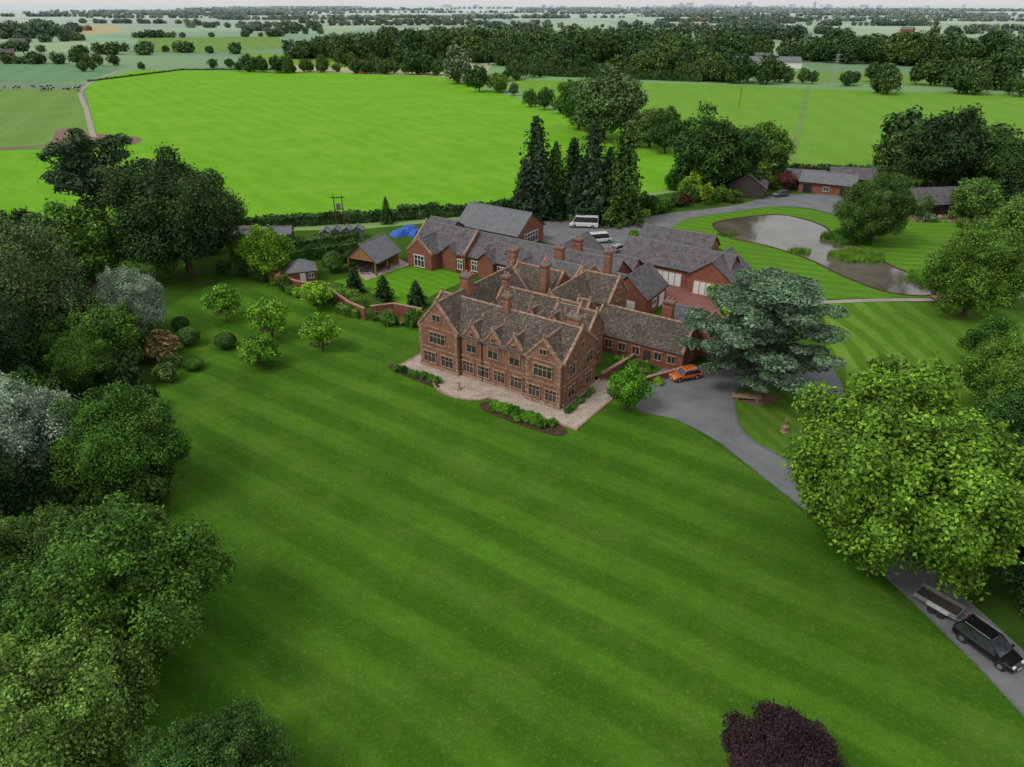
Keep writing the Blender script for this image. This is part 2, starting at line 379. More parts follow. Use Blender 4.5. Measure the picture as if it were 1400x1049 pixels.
def chimney(B,u,v,z0,z1,w=1.1,d=1.1,pots=2,mat='brick'):
    B.box(u-w/2-.12,u+w/2+.12,v-d/2-.12,v+d/2+.12,z0,z0+(z1-z0)*.35,mat)
    B.box(u-w/2,u+w/2,v-d/2,v+d/2,z0+(z1-z0)*.35,z1-.45,mat)
    B.box(u-w/2-.03,u+w/2+.03,v-d/2-.03,v+d/2+.03,z1-.9,z1-.8,'stone')
    B.box(u-w/2-.1,u+w/2+.1,v-d/2-.1,v+d/2+.1,z1-.45,z1-.28,mat)
    B.box(u-w/2-.2,u+w/2+.2,v-d/2-.2,v+d/2+.2,z1-.28,z1-.1,mat)
    B.box(u-w/2-.08,u+w/2+.08,v-d/2-.08,v+d/2+.08,z1-.1,z1,'lead')
    for i in range(pots):
        x=u+(i-(pots-1)/2)*w*.5
        B.tube([(x,v,z1),(x,v,z1+.4),(x,v,z1+.44),(x,v,z1+.52)],[.15,.13,.17,.15],'pot',8)
E=frame('manor_house'); B=MB(); W=MB(); CH=MB()
# front range + west wing + gabled bays
gable(B,.3,23.0,0,8.6,6.3,9.5,'u')
gable(B,-.05,6.6,-.55,17.5,6.4,10.1,'v')
gable(B,17.6,22.75,-.5,4.6,6.4,9.1,'v')
for c in (8.7,12.2,15.6): gable(B,c-1.15,c+1.15,-.08,2.9,6.6,8.05,'v',z0=5.4,oh=.1)
# plinth, strings, quoins
B.box(6.6,17.6,-.09,-.003,0,.6,'stone'); B.box(6.6,17.6,-.08,-.003,3.15,3.33,'stone'); 
B.box(-.15,6.7,-.66,-.553,0,.6,'stone'); B.box(-.15,6.7,-.64,-.553,3.2,3.38,'stone'); B.box(-.15,6.7,-.64,-.553,6.35,6.5,'stone')
B.box(17.5,22.85,-.61,-.503,0,.6,'stone'); B.box(17.5,22.85,-.59,-.503,3.2,3.38,'stone'); B.box(17.5,22.85,-.59,-.503,6.3,6.45,'stone')
B.box(23.003,23.09,-.1,8.5,0,.6,'stone'); B.box(23.003,23.08,-.1,8.5,3.2,3.38,'stone')
for (u,v,fl) in ((-.05,-.55,1),(6.6,-.55,-1),(17.6,-.5,1),(22.75,-.5,-1)):
    for k in range(10):
        L=.55 if k%2 else .35; z=.62+k*.58
        a,b_=(u-.03,u+L) if fl>0 else (u-L,u+.03)
        B.box(a,b_,v-.05,v+.3,z,z+.44,'stone')
for c in (1.7,4.8): window(W,'S',-.55,c,1.0,2.0,1.5,3)
window(W,'S',-.55,3.2,4.1,2.6,1.6,4); window(W,'S',-.55,3.25,7.5,1.3,.9,2,False)
for c in (8.7,12.2,15.6): window(W,'S',0,c,4.15,1.5,1.7,2); window(W,'S',-.08,c,6.55,.35,.5,1,False,ft=.08)
for c in (8.0,10.6,13.2,15.9): window(W,'S',0,c,.95,1.7,1.55,3)
for c in (19.0,21.5): window(W,'S',-.5,c,1.0,1.6,1.5,3)
window(W,'S',-.5,20.2,4.1,2.6,1.6,4); window(W,'S',-.5,20.2,7.2,.9,.7,2,False)
for c in (1.9,6.5): window(W,'E',23,c,1.0,1.5,1.5,2); window(W,'E',23,c,4.1,1.5,1.5,2)
window(W,'E',23,4.3,7.0,.9,.8,2,False)
for u in (6.9,10.4,17.3): fbox(W,'S',0,u-.06,u+.06,.1,6.2,.01,.14,'trim')
for u,v in ((6.9,0),(10.4,0),(17.3,0)): fbox(W,'S',0,u-.16,u+.16,5.9,6.2,.14,.3,'trim')
# second range
gable(B,5.5,18.6,8.9,15.2,6.1,9.1,'u'); gable(B,10.5,16.8,6.5,10,5.6,7.6,'v',cop=False)
for c in (12.2,15.8): gable(B,c-1.1,c+1.1,8.8,11.6,6.4,7.9,'v',z0=5.4,oh=.1)
gable(B,15.0,21.2,9.5,14.0,6.3,8.7,'u')
window(W,'E',18.6,12,4.0,1.6,1.5,3); window(W,'E',21.2,11.8,3.9,1.6,1.4,3); window(W,'E',21.2,11.8,1.0,1.6,1.4,3)
for c in (12.2,15.8): window(W,'S',8.8,c,6.3,.8,.6,2,False,ft=.08)
# third range and link
gable(B,9.5,15.6,13.5,27.5,6.2,9.0,'v'); gable(B,1.5,10,18.6,25.4,6.0,9.0,'u'); gable(B,12,18.4,21,27.4,6.2,9.2,'u')
for c in (17.5,): gable(B,15.4,17.4,15.8,18.2,6.3,7.7,'u',z0=3,oh=.1)
window(W,'E',18.4,24.2,4.1,1.6,1.5,3); window(W,'E',18.4,24.2,1.1,1.6,1.5,3); window(W,'E',18.4,24.2,7.0,.8,.7,2,False)
window(W,'E',15.6,19.6,4.1,1.6,1.5,3); window(W,'E',15.6,19.6,1.0,1.6,1.5,3)
gable(B,2,9,26,33.5,5.2,7.6,'u',wall='brick2',roof='groof')
# chimneys
chimney(CH,3.25,6.4,9.4,12.2,1.4,1.4,3); chimney(CH,11.5,4.3,8.6,11.6,1.0,1.0,2); chimney(CH,21.5,4.8,7.6,10.9,1.9,1.0,4)
chimney(CH,8.9,18.2,6,11.4,1.0,1.2,2); chimney(CH,0.2,22.6,5,11.0,1.3,1.3,3); chimney(CH,15.2,26.4,5,12.4,1.0,1.0,2)
chimney(CH,6,12.2,8,10.8,1,1,2); chimney(CH,2.4,33.6,3,8.8,1.6,1.0,3)
B.obj('walls_and_roofs',E); W.obj('windows',E); CH.obj('chimneys',E)
# service wing
E=frame('service_wing'); B=MB(); W=MB()
gable(B,17.5,31.8,17.6,24.4,3.1,5.9,'u',wall='brick2'); gable(B,29.4,33.5,24.2,31,2.9,4.6,'v',wall='brick2')
for c in (20.4,22.6,24.8,28.2,30.2): window(W,'S',17.6,c,1.1,1.0,1.1,2,False)
W.box(26.0,27.0,17.5,17.597,0,2.1,'timber')
window(W,'E',31.8,21,1.0,1.6,1.2,3,False); chimney(B,26.5,24.4,3.6,7.4,1.3,1,2,'brick2')
B.obj('walls_and_roofs',E); W.obj('windows',E)
# stable range
E=frame('stable_range'); B=MB(); W=MB()
gable(B,-31,-18,33.2,42,3.6,7.0,'u',wall='brick2',roof='groof')
gable(B,-18.3,12,34.0,43,3.3,6.6,'u',wall='brick2',roof='groof',cop=False)
gable(B,-6,2,42,52,3.1,6.0,'v',wall='brick2',roof='groof',cop=False)
gable(B,-30,-24,30.4,36,3.3,5.8,'v',wall='brick2',roof='groof')
for u in (-21.5,-13,-5): gable(B,u-1.7,u+1.7,32.9,36.5,3.4,4.9,'v',wall='brick2',roof='groof',cop=False)
for c in (-22,-19.4,-16,-13,-10,-7): window(W,'S',33.1 if c<-18 else 33.9,c,.6,1.7,1.9,3,True,'white',.09)
window(W,'S',30.4,-27,.4,2.4,2.2,3,True,'white',.1)
for i in range(6):  # rooflights
    u=-15+i*4.5; z=lambda v:3.3+(v-34)*3.3/4.5+.2
    W.hexa([(u,35.4,z(35.4)),(u+.8,35.4,z(35.4)),(u+.8,36.5,z(36.5)),(u,36.5,z(36.5)),(u,35.4,z(35.4)+.1),(u+.8,35.4,z(35.4)+.1),(u+.8,36.5,z(36.5)+.1),(u,36.5,z(36.5)+.1)],'glass')
chimney(B,3,39,5.5,9,1.6,1,2,'brick2')
B.obj('walls_and_roofs',E); W.obj('windows',E)
E=frame('function_hall'); B=MB()
gable(B,-33,-17,50,60,3.4,6.8,'u',wall='brick2',roof='lroof',cop=False,oh=.5)
gable(B,-38,-31,44.5,50.5,2.8,4.6,'u',wall='brick2',roof='groof',cop=False)
window(B,'E',-17,55,.6,5,2.2,5,True,'white',.1); B.obj('walls_and_roof',E)
# garage block
E=frame('garage_block'); B=MB(); W=MB()
gable(B,6.5,27,49.2,57,3.4,6.3,'u',wall='brick2',roof='groof',cop=False)
gable(B,20.8,28.6,47.6,57.5,3.3,6.2,'v',wall='brick2',roof='groof',cop=False)
gable(B,0,12,42.5,48,2.9,5.0,'u',wall='brick2',roof='groof',cop=False)
fbox(W,'S',49.2,13,19,.05,2.5,.003,.05,'white')
fbox(W,'S',47.6,22,27.4,.05,2.5,.003,.05,'white')
for x0,x1,pl in ((13,19,49.2),(22,27.4,47.6)):
    for k in range(1,5): fbox(W,'S',pl,x0+(x1-x0)*k/5-.05,x0+(x1-x0)*k/5+.05,.1,2.4,.052,.09,'lead')
    fbox(W,'S',pl,x0-.1,x1+.1,2.5,2.7,.003,.12,'oak')
window(W,'S',49.2,10,1,1.4,1.2,2,False,'white',.08)
B.obj('walls_and_roofs',E); W.obj('doors',E)
E=frame('outbuilding'); B=MB(); gable(B,4,19,63,69,2.8,5.2,'u',wall='brick2',roof='groof',cop=False); 
for c in (8,12,16): window(B,'S',63,c,.9,1.6,1.2,3,False,'white',.08)
B.obj('walls_and_roof',E)
E=frame('coach_house'); B=MB()
gable(B,12.3,19.5,32.6,41,3.3,6.4,'v',wall='brick2',roof='groof',cop=False); gable(B,8,14,33,39,3,5.2,'u',wall='brick2',roof='groof',cop=False)
fbox(B,'S',32.6,14,17.6,.05,2.4,.003,.05,'white'); window(B,'E',19.5,36,1,1.4,1.2,2,False,'white',.08)
fbox(B,'E',19.5,38.2,40.2,.05,2.3,.003,.05,'white')
B.obj('walls_and_roof',E)
E=frame('boiler_house'); B=MB(); gable(B,33.5,38.6,27,33,2.4,4.2,'u',wall='brick2',roof='sroof'); gable(B,24,29,30,34.5,2.2,3.6,'u',wall='brick2',roof='groof',cop=False); B.obj('walls_and_roof',E)
# terrace
def LW(u,v):
    c,s=math.cos(FA),math.sin(FA); return (A0[0]+u*c-v*s,A0[1]+u*s+v*c)
ter=[LW(*p) for p in ((-2.2,5),(-2.3,-2.6),(2,-3.2),(4.5,-3.6))]+[LW(9+4.6*math.cos(t),-2.6-2.9*math.sin(t)) for t in np.linspace(PI*.95,PI*.05,9)]+[LW(*p) for p in ((15,-3.2),(26.8,-3.4),(27.2,9),(23,10),(23,7),(20,0))]
sheet('stone_terrace',ter,.10,'paving',False)
edging('terrace_kerb',ter[:15]+ter[15:17],.3,.16,'stone',False).obj('terrace_kerb')
# farm buildings right
def barn(name,px,py,L,Wd,ze,zr,rot,wall,roof,doors=True):
    x,y=G(px,py); E=empty(name,(x,y,0),rot); B=MB()
    gable(B,-L/2,L/2,-Wd/2,Wd/2,ze,zr,'u',wall=wall,roof=roof,cop=False,oh=.5)
    if doors:
        n=max(2,int(L/4))
        for i in range(n):
            c=-L/2+L*(i+.5)/n
            if i%2: window(B,'S',-Wd/2,c,.9,1.3,1.1,2,False,'white',.08)
            else: fbox(B,'S',-Wd/2,c-1.1,c+1.1,.05,2.3,.003,.06,'trim'); fbox(B,'S',-Wd/2,c-1.25,c+1.25,2.3,2.45,.003,.1,'oak')
        fbox(B,'E',L/2,-1.2,1.2,.05,2.3,.003,.06,'trim')
    B.obj('walls_and_roof',E); return E
barn('timber_barn',1021,266,9,9,3,6,1.2,'timber','groof')
barn('timber_lodge',1130,262,14,8,3,5,-.5,'brick2','lroof'); barn('timber_lodge',1160,255,12,8,3,5,-.15,'timber','groof')
barn('timber_lodge',1098,256,10,7,2.8,4.6,-.3,'timber','groof')
barn('long_barn',1282,288,30,9,3,5.6,.12,'timber','groof'); barn('long_barn',1345,262,24,9,3,5.4,.12,'timber','groof')
barn('farm_shed',1040,92,60,22,5,8,-.15,'white','lroof',False); barn('farm_shed',1020,86,40,20,5,8,-.15,'white','lroof',False); barn('farm_shed',825,82,50,18,5,8,0,'white','groof',False)
barn('farm_shed',1310,64,50,25,5,9,0,'white','lroof',False); barn('cottage',27,64,18,10,5,9,.2,'brick2','groof'); barn('cottage',10,78,14,9,4,7,.6,'brick2','groof')
barn('farm_shed',780,94,30,8,3,5,.0,'timber','groof',False)
for (x,y) in ((120,42),(330,24),(350,26),(870,35),(960,30),(300,18),(560,30),(1240,45)): barn('farmhouse',x,y,22,12,6,10,random.uniform(-1,1),'brick2','lroof',False)
# summer house
x,y=G(512,366); E=empty('summer_house',(x,y,0),FA+.15); B=MB()
gable(B,-3.3,3.3,-4,4,2.9,5.6,'v',wall=None,roof='lroof',cop=False,oh=.5)
for u in (-3.1,3.1):
    for v in (-3.8,0,3.8): B.box(u-.12,u+.12,v-.12,v+.12,0,2.95,'oak')
B.box(-3.1,3.1,3.6,3.7,0,2.9,'oak'); B.box(-3.15,-3.05,-1,3.5,0,2.9,'oak')
B.face([(-3.2,-3.9,2.9),(3.2,-3.9,2.9),(0,-3.9,5.5)],'oak'); B.box(-3.3,3.3,-3.95,-3.75,2.75,2.92,'oak')
B.box(-1.6,1.6,1,2,.7,.8,'oak'); B.box(-1.5,-1.3,1.1,1.9,0,.7,'oak'); B.box(1.3,1.5,1.1,1.9,0,.7,'oak')
B.obj('frame_and_roof',E)
x,y=G(414,382); E=empty('garden_pavilion',(x,y,0),.35); B=MB()
B.box(-2.4,2.4,-2.2,2.2,0,2.3,'brick2')
for a,b_ in (((-2.8,-2.6),(2.8,-2.6)),((2.8,-2.6),(2.8,2.6)),((2.8,2.6),(-2.8,2.6)),((-2.8,2.6),(-2.8,-2.6))): B.face([(*a,2.3),(*b_,2.3),(0,0,4.1)],'lroof')
B.face([(-2.8,-2.6,2.29),(2.8,-2.6,2.29),(2.8,2.6,2.29),(-2.8,2.6,2.29)],'timber')
fbox(B,'S',-2.2,-.5,.5,.05,2.0,.003,.06,'white'); window(B,'S',-2.2,1.5,.9,.8,.9,2,False,'white',.07)
B.obj('walls_and_roof',E)
# sheds + tarps
for i,(px,py) in enumerate(((447,329),(461,327),(476,326),(490,325))):
    x,y=G(px,py); E=empty('garden_shed',(x,y,0),.1); B=MB(); gable(B,-1.2,1.2,-1.4,1.4,2,2.8,'v',wall='paintgreen',roof='lroof',cop=False,oh=.15,t=.06); B.box(-.4,.4,-1.45,-1.403,.05,1.8,'timber'); B.obj('walls_and_roof',E)
for px,py,L in ((322,330,9),(372,330,9)):
    x,y=G(px,py); E=empty('greenhouse',(x,y,0),.1); B=MB(); gable(B,-L/2,L/2,-2,2,2,3.2,'u',wall='glass',roof='lroof',cop=False,oh=.1,t=.05); B.obj('glazing',E)
for px,py,s in ((548,321,3.2),(560,316,2.6),(570,322,2.4),(846,388,2.6),(840,378,2)):
    x,y=G(px,py); b=MB(); n=9
    vs=[[(s*(i/n-.5)*1.5,s*(j/n-.5),max(0,1.3*(1-abs(2*i/n-1)**3)*(1-abs(2*j/n-1)**3))+random.uniform(-.12,.12)*(0<i<n and 0<j<n)) for j in range(n+1)] for i in range(n+1)]
    for i in range(n):
        for j in range(n): b.face([vs[i][j],vs[i+1][j],vs[i+1][j+1],vs[i][j+1]],'blue')
    b.obj('tarpaulin_cover',None,(x,y,.06),random.uniform(0,1))
# walls
def wall(name,pts,h=1.9,w=.35,mat='brick2'):
    b=edging(name,pts,w,h,mat,False); c=edging(name,pts,w+.16,.12,'stone',False,h)
    o=len(b.v); b.v+=c.v; b.f+=[tuple(i+o for i in f) for f in c.f]; k=b.mi('stone'); b.m+=[k]*len(c.f)
    return b.obj(name)
wall('garden_wall',GP([(365,384),(405,398),(450,408),(478,428),(500,438)]),2.0)
wall('garden_wall',GP([(508,436),(540,432),(578,440)]),2.2)
wall('garden_wall',GP([(365,384),(372,372),(395,362)]),2.0)
wall('courtyard_wall',[LW(23.5,9.5),LW(24.6,17.4)],1.0)
wall('courtyard_wall',[LW(29,12),LW(32,17.4)],1.0)
wall('courtyard_wall',GP([(905,432),(935,446),(975,456)]),1.8)
# ------------------------------------------------------------------ foliage
def unit(a): return a/np.maximum(np.linalg.norm(a,axis=1,keepdims=True),1e-6)
def cards(p,n,s,rg):
    k=len(p); a=unit(np.cross(n,rg.normal(size=(k,3)))); b=np.cross(n,a)
    s=s*rg.uniform(.6,1.35,size=(k,1)); w=s*.6
    V=np.stack([p-a*s,p-b*w+n*s*.15,p+a*s,p+b*w+n*s*.15],1).reshape(-1,3)
    return V
def fib(n,rg,j=.15):
    i=np.arange(n)+.5; ph=np.arccos(1-2*i/n); th=PI*(1+5**.5)*i
    d=np.stack([np.cos(th)*np.sin(ph),np.sin(th)*np.sin(ph),np.cos(ph)],1); return unit(d+rg.normal(size=(n,3))*j)
def core(r,vf,zc,seed,b):
    bm=bmesh.new(); bmesh.ops.create_icosphere(bm,subdivisions=2,radius=1); rg=random.Random(seed); base=len(b.v)
    for v in bm.verts: q=v.co*r*rg.uniform(.8,1.15); b.v.append((q.x,q.y,q.z*vf+zc))
    i=b.mi('leaf')
    for f in bm.faces: b.f.append(tuple(base+v.index for v in f.verts)); b.m.append(i)
    bm.free()
def build(name,kind,seed,nlf,leaf,vf,tr,ncl=70,cr=(.2,.33),flat=1.,rad=.76,lump=.10,cor=.45,lo=.07):
    rg=np.random.default_rng(seed); b=MB(); zc=vf+tr
    b.mi('leaf')
    if kind=='dec':
        nin=int(ncl*.4)
        d=np.concatenate([fib(ncl,rg,.2),fib(nin,rg)]); low=1+lump*np.sin(d@rg.normal(size=3)*3+1)+lump*np.sin(d@rg.normal(size=3)*5)
        r=np.concatenate([rad+rg.uniform(-.19,.13,ncl),np.full(nin,rad*.66)])*low
        C=d*r[:,None]*np.array([1,1,vf]); C[:,2]=np.maximum(C[:,2],-.8*vf)
        nt=ncl+nin
        R=rg.uniform(*cr,nt)*(1.15-.25*np.abs(d[:,2])); R[ncl:]=cr[1]
        pr=np.where(np.arange(nt)<ncl,1,.55)*R**1.6; pr/=pr.sum(); idx=rg.choice(nt,size=nlf,p=pr)
        e=unit(rg.normal(size=(nlf,3))+d[idx]*.6+np.array([0,0,.25]))
        q=rg.uniform(.3,1.25,nlf)**.6; loose=rg.uniform(size=nlf)<lo; q=np.where(loose,rg.uniform(1.1,1.5,nlf),q)
        p=C[idx]+e*(R[idx]*q)[:,None]*np.array([1,1,flat])
        nn=unit(e*.68+rg.normal(size=(nlf,3))*.46+np.array([0,0,.3]))
        core(cor,vf,zc,seed,b)
    elif kind=='ball':
        e=unit(rg.normal(size=(nlf,3))); e[:,2]=np.abs(e[:,2])*1.2-.35; e=unit(e)
        p=e*rg.uniform(.9,1.0,nlf)[:,None]*np.array([1,1,vf]); nn=unit(e*.9+rg.normal(size=(nlf,3))*.3); core(.86,vf,zc,seed,b)
    elif kind=='cedar':
        C=[]; R=[]
        for k in range(ncl):
            L=rg.integers(0,6); z=-.75+L*.32; rr=math.sqrt(max(.06,1-((z+.15)/1.15)**2))*rg.uniform(.2,1.08); a=rg.uniform(0,2*PI)
            C.append((rr*math.cos(a),rr*math.sin(a),z*vf+rg.uniform(-.035,.035)-.03*rr)); R.append(rg.uniform(.13,.27))
        C=np.array(C); R=np.array(R); idx=rg.integers(ncl,size=nlf)
        e=unit(rg.normal(size=(nlf,3))*np.array([1,1,.5])); rr=R[idx]*np.sqrt(rg.uniform(0.02,1.2,nlf))
        p=C[idx]+e*rr[:,None]*np.array([1,1,.17]); p[:,2]-=.5*rr**2
        nn=unit(rg.normal(size=(nlf,3))*.45+np.array([0,0,.9])+e*.3)
        core(.25,vf,zc,seed,b)
    elif kind=='con':
        Ht=2*vf
        t=rg.uniform(0,1,nlf)**.7; lv=30; k=rg.integers(lv,size=nlf); w=(1-k/lv)
        k=np.where(rg.uniform(size=nlf)<w+.2,k,rg.integers(lv//2,size=nlf))
        z=(k+.5)/lv; r=(1-z)**.58*(.85+.2*np.sin(k*2.3))+.05
        nb=8; bi=rg.integers(nb,size=nlf); a=bi*2*PI/nb+k*1.1+rg.normal(size=nlf)*.24*(1.2-t)
        r=r*(1+.32*np.sin(bi*3.1+k*1.7+seed))
        x=t*r
        p=np.stack([x*np.cos(a),x*np.sin(a),(.06+z*.94)*Ht-.42*x*x+.10*x+rg.normal(size=nlf)*.07],1)
        p[:,2]-=zc
        nn=unit(np.stack([np.cos(a)*.5,np.sin(a)*.5,np.full(nlf,.7)],1)+rg.normal(size=(nlf,3))*.45)
    V=cards(p,nn,leaf,rg); V[:,2]+=zc
    V[:,2]=np.maximum(V[:,2],.01)
    tt=.055 if kind!='con' else .05
    top=zc+(.3*vf if kind!='con' else .9*vf)
    if kind!='ball' and (tr>0 or kind in('con','cedar')):
        b.tube([(0,0,-.05),(0,0,.06),(.01,.01,tr*.6+.1),(.02,-.01,zc*.8),(0,0,top)],[tt*1.9,tt*1.25,tt,tt*.7,tt*.15],'bark',8)
        if kind!='con':
            for q in range(9):
                a=q*2.4+seed; z0=tr+.1+q*.07*vf; L=rg.uniform(.5,.75)
                b.tube([(0,0,z0),(L*.5*math.cos(a),L*.5*math.sin(a),z0+.22*vf),(L*math.cos(a),L*math.sin(a),z0+.42*vf)],[tt*.5,tt*.3,tt*.08],'bark',5)
    o=len(b.v); nq=len(V)//4
    b.v+= [tuple(x) for x in V.tolist()]; b.f+=[(o+4*i,o+4*i+1,o+4*i+2,o+4*i+3) for i in range(nq)]; b.m+=[b.mi('leaf')]*nq
    me=bpy.data.meshes.new(name); me.from_pydata(b.v,[],b.f)
    for m in b.mats: me.materials.append(m)
    me.polygons.foreach_set('material_index',b.m)
    return dict(me=me,vf=vf,tr=tr)
K={}
K['hi']=[build('tree_hi','dec',s,84000,.0215,v_,.22,n_,(.11,.26),1,.79,l_) for s,n_,l_,v_ in ((1,130,.13,.95),(2,100,.17,1.0),(3,150,.11,.9))]
K['chest']=[build('chestnut','dec',5,92000,.0225,.95,.2,140,(.10,.23),1,.84,.09,lo=.04)]
K['mid']=[build('tree_mid','dec',10+s,16000,.044,v,.2,64,(.14,.32),1,.76,.13) for s,v in enumerate((.95,1.1,.85,1.0))]
K['small']=[build('tree_small','dec',20+s,4800,.06,.8,.45,32,(.18,.34),1,.7,.12,.3) for s in range(3)]
K['far']=[build('tree_far','dec',30+s,1700,.11,.85+.12*s,.2,30,(.25,.4)) for s in range(3)]
K['vfar']=[build('tree_vfar','dec',40+s,420,.2,.7,.05,18,(.3,.45)) for s in range(3)]
K['cedar']=[build('cedar','cedar',50,62000,.024,.80,.22,150)]
K['pine']=[build('pine','dec',60,14000,.042,1.0,.5,36,(.18,.34),.5,.72,.2,.3)]
K['con']=[build('conifer','con',70+s,11000,.075,2.0,0) for s in range(3)]
K['col']=[build('column','dec',80,3200,.12,2.3,.05,30,(.3,.4),1,.62,.05)]
K['cone']=[build('topiary','con',85,2600,.12,1.2,0)]
K['ball']=[build('clipped_ball','ball',86,2600,.07,.85,0)]
K['willow']=[build('willow','dec',90,46000,.024,1.1,.2,90,(.12,.22),2.0,.78)]
K['bush']=[build('bush','dec',95+s,1700,.10,.75,0,22,(.24,.4),1,.6,.04) for s in range(2)]
C_={'mid':(.054,.130,.015),'bright':(.115,.265,.018),'dark':(.023,.055,.014),'dm':(.037,.090,.015),'silver':(.21,.29,.19),'olive':(.090,.14,.03),
   'light':(.088,.175,.030),'purple':(.036,.019,.024),'cedar':(.062,.112,.062),'yg':(.13,.215,.018),'pine':(.024,.052,.020),'chest':(.066,.158,.014),'orange':(.18,.14,.05),'willow':(.082,.13,.045),'grey':(.14,.19,.11),'red':(.085,.035,.025)}
def put(name,k,X,Y,R,col,zs=1,z=0,pick=None):
    m=random.choice(K[k]) if pick is None else K[k][pick%len(K[k])]; o=bpy.data.objects.new(name,m['me']); COL.objects.link(o)
    o.location=(X,Y,z); o.scale=(R,R,R*zs); o.rotation_euler[2]=random.uniform(0,6.28)
    c=C_[col] if isinstance(col,str) else col; o.color=(*c,1); return o
TI=[0]
def tree(name,cx,cy,rpx,k,col,zs=1.0):
    TI[0]+=1; m=K[k][TI[0]%len(K[k])]; R=5.; 
    if k in('hi','mid','chest'): rpx*=.92
    for _ in range(14):
        hc=(m['vf']+m['tr'])*R*zs; X,Y=G(cx,cy,hc); R=.5*R+.5*rpx*(Y*cp+(H-hc)*sp)/F
    return put(name,k,X,Y,R,col,zs,0,TI[0])
def shrub(px,py,Rm,col='mid',k='bush',name='shrub',zs=1):
    X,Y=G(px,py); return put(name,k,X,Y,Rm,col,zs)
TL=[('scots_pine',124,232,56,'pine','pine',1),('oak_tree',240,290,88,'hi','dark',1),('lime_tree',112,335,58,'mid','mid',1),('lime_tree',60,345,50,'mid','dm',1),
('willow_tree',28,392,74,'willow','willow',1.1),('whitebeam_tree',176,412,50,'hi','silver',1),('whitebeam_tree',14,590,80,'hi','silver',1.1),
('ash_tree',110,492,48,'hi','mid',1),('ash_tree',148,458,48,'mid','mid',1),('ash_tree',50,465,50,'mid','dm',1),
('sycamore_tree',165,602,84,'hi','mid',1),('yew_tree',60,650,50,'mid','dark',.8),('beech_tree',148,800,130,'hi','mid',1),('beech_tree',20,770,80,'hi','dm',1),
('maple_tree',76,962,128,'hi','light',1),('beech_tree',280,1064,102,'hi','dm',.9),('beech_tree',-40,880,90,'hi','dark',1),('beech_tree',30,560,60,'mid','dm',1),('beech_tree',-60,480,90,'hi','dark',1),('beech_tree',-90,680,100,'hi','dark',1),
('beech_tree',-60,330,60,'mid','mid',1),
('cherry_tree',305,409,26,'small','bright',1),('cherry_tree',367,430,29,'small','bright',1),('cherry_tree',437,450,26,'small','bright',1),('cherry_tree',353,476,30,'small',(.07,.18,.012),.75),('cherry_tree',432,399,22,'small','bright',1),
('apple_tree',362,343,36,'mid',(.095,.22,.015),1),('apple_tree',330,340,22,'mid','mid',1),
('spruce_tree',733,233,33,'con','pine',1),('spruce_tree',759,247,24,'con','dm',1),('spruce_tree',783,245,26,'con','pine',1),('spruce_tree',810,238,33,'con','pine',1),('spruce_tree',853,240,33,'con','dm',1),('spruce_tree',832,250,25,'con','dark',.9),('spruce_tree',718,258,22,'con','dark',.8),('spruce_tree',528,288,9,'con','dm',1),
('cypress_tree',953,246,10,'col','yg',1),('cypress_tree',966,262,8,'col','yg',1),('cypress_tree',893,278,7,'col','dm',1),('cypress_tree',880,274,8,'col','dm',1),('cypress_tree',800,275,11,'col','dark',.7),('cypress_tree',772,275,11,'col','dark',.7),('cypress_tree',1040,228,9,'col','yg',.9),
('poplar_tree',828,142,52,'mid',(.085,.145,.045),.85),('poplar_tree',793,137,32,'mid','mid',1),('hawthorn_tree',890,174,28,'mid','olive',1),('hawthorn_tree',912,178,28,'mid','dm',1),
('oak_tree',970,206,52,'mid','dm',1),('oak_tree',1010,212,42,'mid','dm',1),('oak_tree',1048,200,36,'mid','mid',1),('maple_tree',1075,245,13,'small','red',1),
('lime_tree',625,88,19,'far',(.13,.19,.10),1.1),('lime_tree',655,106,14,'far','dm',1),('lime_tree',680,112,13,'far','mid',1),('lime_tree',725,134,10,'far','dm',1),('lime_tree',745,134,12,'far','dm',1),('lime_tree',768,142,12,'far','mid',1),
('oak_tree',1203,280,48,'hi','dm',1),('oak_tree',1292,206,54,'mid','dark',1),('oak_tree',1368,226,42,'mid','dm',1),('oak_tree',1400,255,40,'mid','dark',1),('birch_tree',1336,272,32,'mid','light',1),
('walnut_tree',1340,366,66,'hi','mid',1),('walnut_tree',1400,300,40,'mid','light',1),('beech_tree',1385,515,68,'hi','mid',1),('beech_tree',1420,640,104,'hi','dm',1),('beech_tree',1460,760,90,'hi','dark',1),('beech_tree',1352,468,36,'mid','mid',1),
('horse_chestnut_tree',1228,648,156,'chest','chest',1),('cedar_tree',1048,446,94,'cedar','cedar',1),('copper_beech_tree',1072,1044,84,'hi','purple',1),
('magnolia_tree',860,530,31,'small',(.085,.225,.015),1),('bay_tree',867,320,8,'small','bright',1.1),('bay_tree',895,322,8,'small','bright',1.1)]
for t in TL: tree(*t)
for (px,py,r,c) in ((486,400,1.9,'dark'),(526,412,1.9,'dark'),(570,420,1.9,'dark')): shrub(px,py,r,c,'cone','topiary_yew')
for (px,py,r,c,z) in ((260,472,1.7,'dm',1),(249,451,1.3,'dm',1),(310,476,1.6,'dm',.9),(266,505,1.4,'mid',.7),(457,372,2.1,'dm',1.15),(484,366,2.0,'dm',1.1)): shrub(px,py,r,c,'ball','clipped_bush',z)
for (px,py,r,c) in ((225,490,2.8,'orange'),(230,520,1.7,'olive'),(240,502,1.4,'olive'),(60,665,4,'dark'),(200,560,2.2,'dm')): shrub(px,py,r,c)
